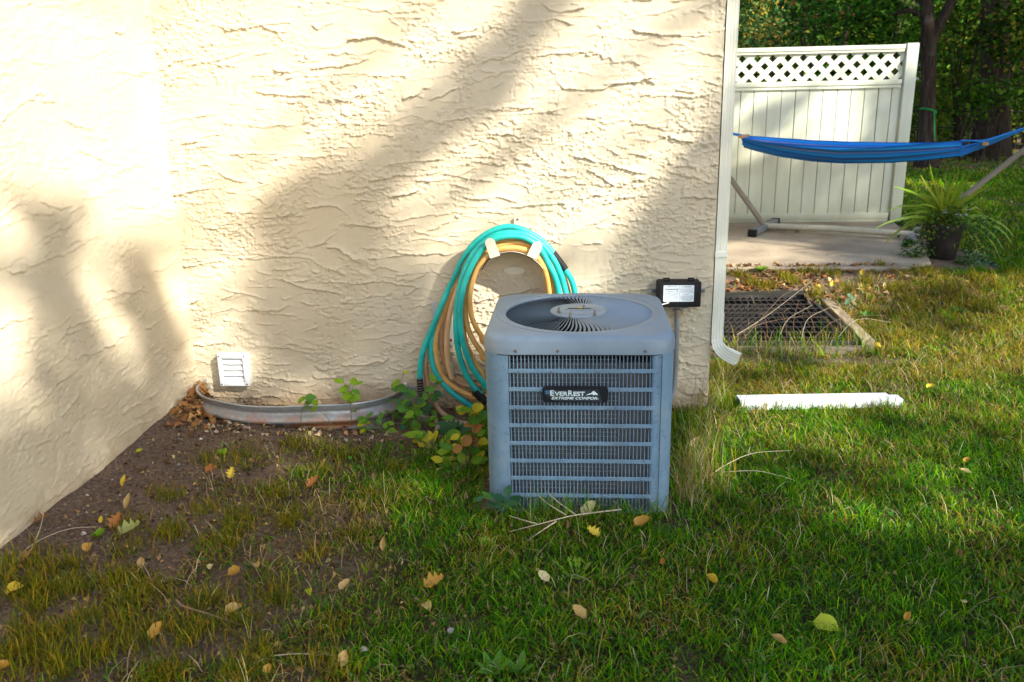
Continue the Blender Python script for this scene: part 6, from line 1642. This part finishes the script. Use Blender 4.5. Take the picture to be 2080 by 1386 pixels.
vine = [(966, 850, 32, 'rd', 'y'), (971, 828, 28, 'rd', 'y'), (958, 862, 28, 'ov', 'r'), (968, 872, 26, 'rd', 'r'), (948, 900, 32, 'ov', 'y'), (925, 910, 34, 'ov', 'y'), (905, 918, 36, 'ov', 'b'), (938, 925, 34, 'ov', 'g'), (960, 915, 30, 'ov', 'g'), (915, 935, 30, 'rd', 'y'), (945, 942, 36, 'ov', 'g'), (965, 935, 28, 'ov', 'b'), (930, 955, 32, 'ov', 'b'), (958, 962, 34, 'ov', 'y'), (905, 950, 26, 'ov', 'g'), (972, 955, 26, 'rd', 'r'), (890, 935, 26, 'ov', 'y'), (948, 980, 30, 'ov', 'r'), (968, 985, 28, 'ov', 'g'), (930, 975, 26, 'rd', 'b'), (978, 900, 24, 'ov', 'y'), (975, 880, 22, 'ov', 'b')]
vine = vine[:12] + more(925, 982, 830, 930, 16, 20, 30, ['ov', 'rd'], ['y', 'b', 'g', 'y', 'r']) + vine[12:] + more(890, 978, 900, 995, 22, 20, 32, ['ov', 'rd'], ['y', 'b', 'g', 'b', 'r'])
plant('bushy vine with green yellow and russet leaves against the left side of the unit', b0_, [([b0_, on_y(955, 930, yy_), on_y(965, 870, yy_), on_y(970, 830, yy_)], px_leaves(vine[:28], yy_)), ([b0_, on_y(920, 940, yy_), on_y(870, 900, yy_ + .1)], px_leaves(vine[28:], yy_)), ([on_g(915, 975), on_y(880, 930, yy_ + .05), on_y(845, 895, yy_ + .1)], [])], stem_m=M_STEM)
b0_ = on_g(1015, 1062); yy_ = -1.22
plant('dark green five-leaved weed at the front left corner of the unit', b0_, [([b0_, on_y(1022, 1040, yy_), on_y(1026, 1015, yy_)], px_leaves([(1030, 1000, 26, 'ov', 'd'), (1044, 1016, 28, 'ov', 'd'), (1012, 1012, 30, 'mp', 'd'), (1022, 1028, 34, 'mp', 'd'), (1036, 1024, 28, 'ov', 'd'), (990, 1010, 26, 'ov', 'g'), (976, 1014, 24, 'ov', 'd'), (1000, 1026, 22, 'ov', 'd'), (1020, 1044, 18, 'ov', 'd')], yy_))])
b0_ = on_g(1390, 1030); yy_ = -.98
plant('leafy green weed in tall grass at the front right corner of the unit', b0_, [([b0_, on_y(1384, 990, yy_), on_y(1378, 960, yy_)], px_leaves([(1374, 958, 18, 'ov', 'g'), (1384, 965, 20, 'ov', 'b'), (1370, 975, 20, 'ov', 'g'), (1390, 982, 20, 'ov', 'b'), (1380, 992, 22, 'mp', 'b'), (1396, 1000, 18, 'ov', 'g'), (1374, 1006, 20, 'ov', 'g'), (1392, 1018, 18, 'ov', 'g')], yy_))])
def rosette(px, py, n, size_px, ck, label, mk='ln'):
    c = on_g(px, py); t = thing('weed_plant', c, label, 'weed'); k = np.linalg.norm(c - CAMP) / FPX
    for i in range(n):
        a = 2 * math.pi * i / n + rw.uniform(-.25, .25); L = size_px * k * rw.uniform(.75, 1.1); p = c + np.array((math.cos(a), math.sin(a), 0)) * L * .38 + np.array((0, 0, L * .28))
        place_leaf(t, p, L, mk, ck, a, rw.uniform(.35, .8), rw.uniform(-.3, .3))
rosette(1172, 1178, 11, 50, 'b', 'dandelion rosette of bright green leaves in the grass before the unit', 'jg')
rosette(1000, 1370, 6, 44, 'g', 'small leafy weed at the bottom edge left of centre')
rosette(1055, 1368, 5, 40, 'g', 'small rosette of leaves at the bottom edge below the unit')
rosette(200, 1092, 12, 16, 'b', 'small bright green weed on the soil near the left wall', 'ov')
rosette(455, 925, 12, 15, 'b', 'small fresh green weed below the left end of the window well', 'ov')
rosette(1760, 650, 14, 20, 'g', 'dark green weed cluster right of the grate corner', 'ov')
rosette(1945, 640, 10, 18, 'g', 'low green weed on the bare patch at the right', 'mp')
rosette(1905, 720, 12, 16, 'g', 'small green weed in the sunny grass at the right', 'ov')
rosette(1545, 552, 12, 15, 'b', 'sunlit pale green weed at the patio edge near the downspout', 'ov')
rosette(1675, 549, 10, 13, 'g', 'small green weed at the middle of the patio edge', 'ov')
rosette(1735, 546, 8, 11, 'g', 'tiny green weed on the patio edge toward the potted plant', 'ov')
rosette(985, 1110, 9, 20, 'b', 'lime green weed in the grass below the left corner of the unit', 'ov')
b0_ = on_g(1735, 645)
plant('grey green upright weed beside the timber', b0_, [([b0_, on_y(1732, 620, b0_[1]), on_y(1726, 600, b0_[1])], px_leaves([(1726, 600, 14, 'ov', 'v'), (1732, 606, 14, 'ov', 'v'), (1724, 612, 16, 'ov', 'v'), (1734, 618, 14, 'ov', 'v'), (1728, 624, 14, 'ov', 'v')], b0_[1]))])
# trailing greenery of the pot
rt = np.random.default_rng(3)
def trail(par, name, spots, n, pal, sz):
    C = []
    for px, py, r_, dy in spots: c = on_y(px, py, pc[1] + dy); C.append(c + rt.normal(size=(n, 3)) * np.array((r_, r_, r_)) * .005)
    C = np.concatenate(C); C[:, 2] = np.maximum(C[:, 2], gz(C[:, 0], C[:, 1]) + .01); V, F = leaf_quads(C, rt.uniform(sz[0], sz[1], len(C)), rt, up=.5, asp=.85)
    o = np_mesh(name, V, F, M_LEAF, color=np.repeat(pick(pal, len(C), rt), 4, 0), parent=par, loc=root_loc(par)); return o
trail(pl, 'trailing_leaves', [(1870, 470, 11, -.05), (1858, 495, 12, -.1), (1870, 520, 12, -.1), (1900, 455, 12, -.15), (1930, 448, 12, -.2), (1955, 450, 11, -.2), (1975, 462, 11, -.15), (1990, 480, 12, -.12), (1998, 505, 12, -.1), (1990, 530, 11, -.15), (2005, 455, 9, 0), (1845, 520, 9, -.05), (1965, 530, 8, -.25)], 75, [(.045, .12, .02), (.07, .16, .03), (.10, .19, .04), (.13, .18, .03)], (.018, .042))
trail(pl, 'vinca_leaves', [(1985, 535, 9, -.25), (2000, 545, 9, -.25), (1970, 528, 8, -.28), (2030, 540, 8, -.1)], 40, [(.16, .26, .14), (.24, .33, .22)], (.02, .04))
trail(pl, 'basal_leaves', [(1925, 440, 14, -.12), (1945, 436, 12, -.1), (1905, 445, 10, -.1)], 70, [(.14, .17, .02), (.2, .2, .03), (.07, .13, .02)], (.02, .045))

# twigs and dry stalks
def twig(name, runs, label, rad=.0028, mt=None, cat='twig'):
    base = on_g(*runs[0][0][:2]); s = MB()
    for pts in runs:
        P = []
        for q in pts: p = on_g(q[0], q[1]); p[2] += (q[2] if len(q) > 2 else .02); P.append(p)
        P = spline(P, 4); s.tube(P, list(np.linspace(rad, rad * .5, len(P))), 5)
    return tag(s.build(name, mt or LC_TWIG, None, origin=base), label, cat)
twig('twig', [[(1262, 1056, .045), (1170, 1070, .05), (1110, 1080, .04), (1035, 1090, .02)], [(1090, 1083, .04), (1060, 1070, .03), (1035, 1062, .03)], [(1170, 1070, .05), (1120, 1040, .07), (1070, 1000, .12)], [(1130, 1078, .04), (1090, 1095, .02), (1070, 1105, .01)], [(1150, 1070, .05), (1105, 1045, .06), (1060, 1012, .09)]], 'pale branched dry twig lying across the front of the unit')
twig('dry_stalk', [[(1440, 975, .02), (1480, 962, .05), (1530, 950, .07), (1605, 936, .05)]], 'long pale dry stalk arching over the grass right of the unit', .002)
twig('dry_stalk', [[(1470, 972, .03), (1530, 978, .05), (1575, 982, .04), (1618, 986, .02)]], 'straight pale dry stalk lying just below the arching one', .002)
twig('dry_stalk', [[(1345, 985, .06), (1290, 962, .12), (1260, 980, .10), (1235, 1000, .08)]], 'curved straw stalk leaning against the lower louvres', .0016)
twig('twig', [[(360, 1230, .02), (375, 1248, .03), (420, 1262, .03), (490, 1275, .01)]], 'curved brown twig on the bare soil at lower left', .004, weathered('brown_twig', (.26, .17, .09), .85))
twig('twig', [[(545, 1342, .015), (600, 1340, .02), (640, 1338, .015)]], 'short pale twig near the bottom edge', .0025)
twig('twig', [[(20, 1155, .01), (70, 1120, .03), (140, 1095, .04), (200, 1080, .02)], [(60, 1140, .02), (90, 1085, .05), (100, 1040, .1)]], 'thin grey dry stems along the foot of the left wall', .0016)
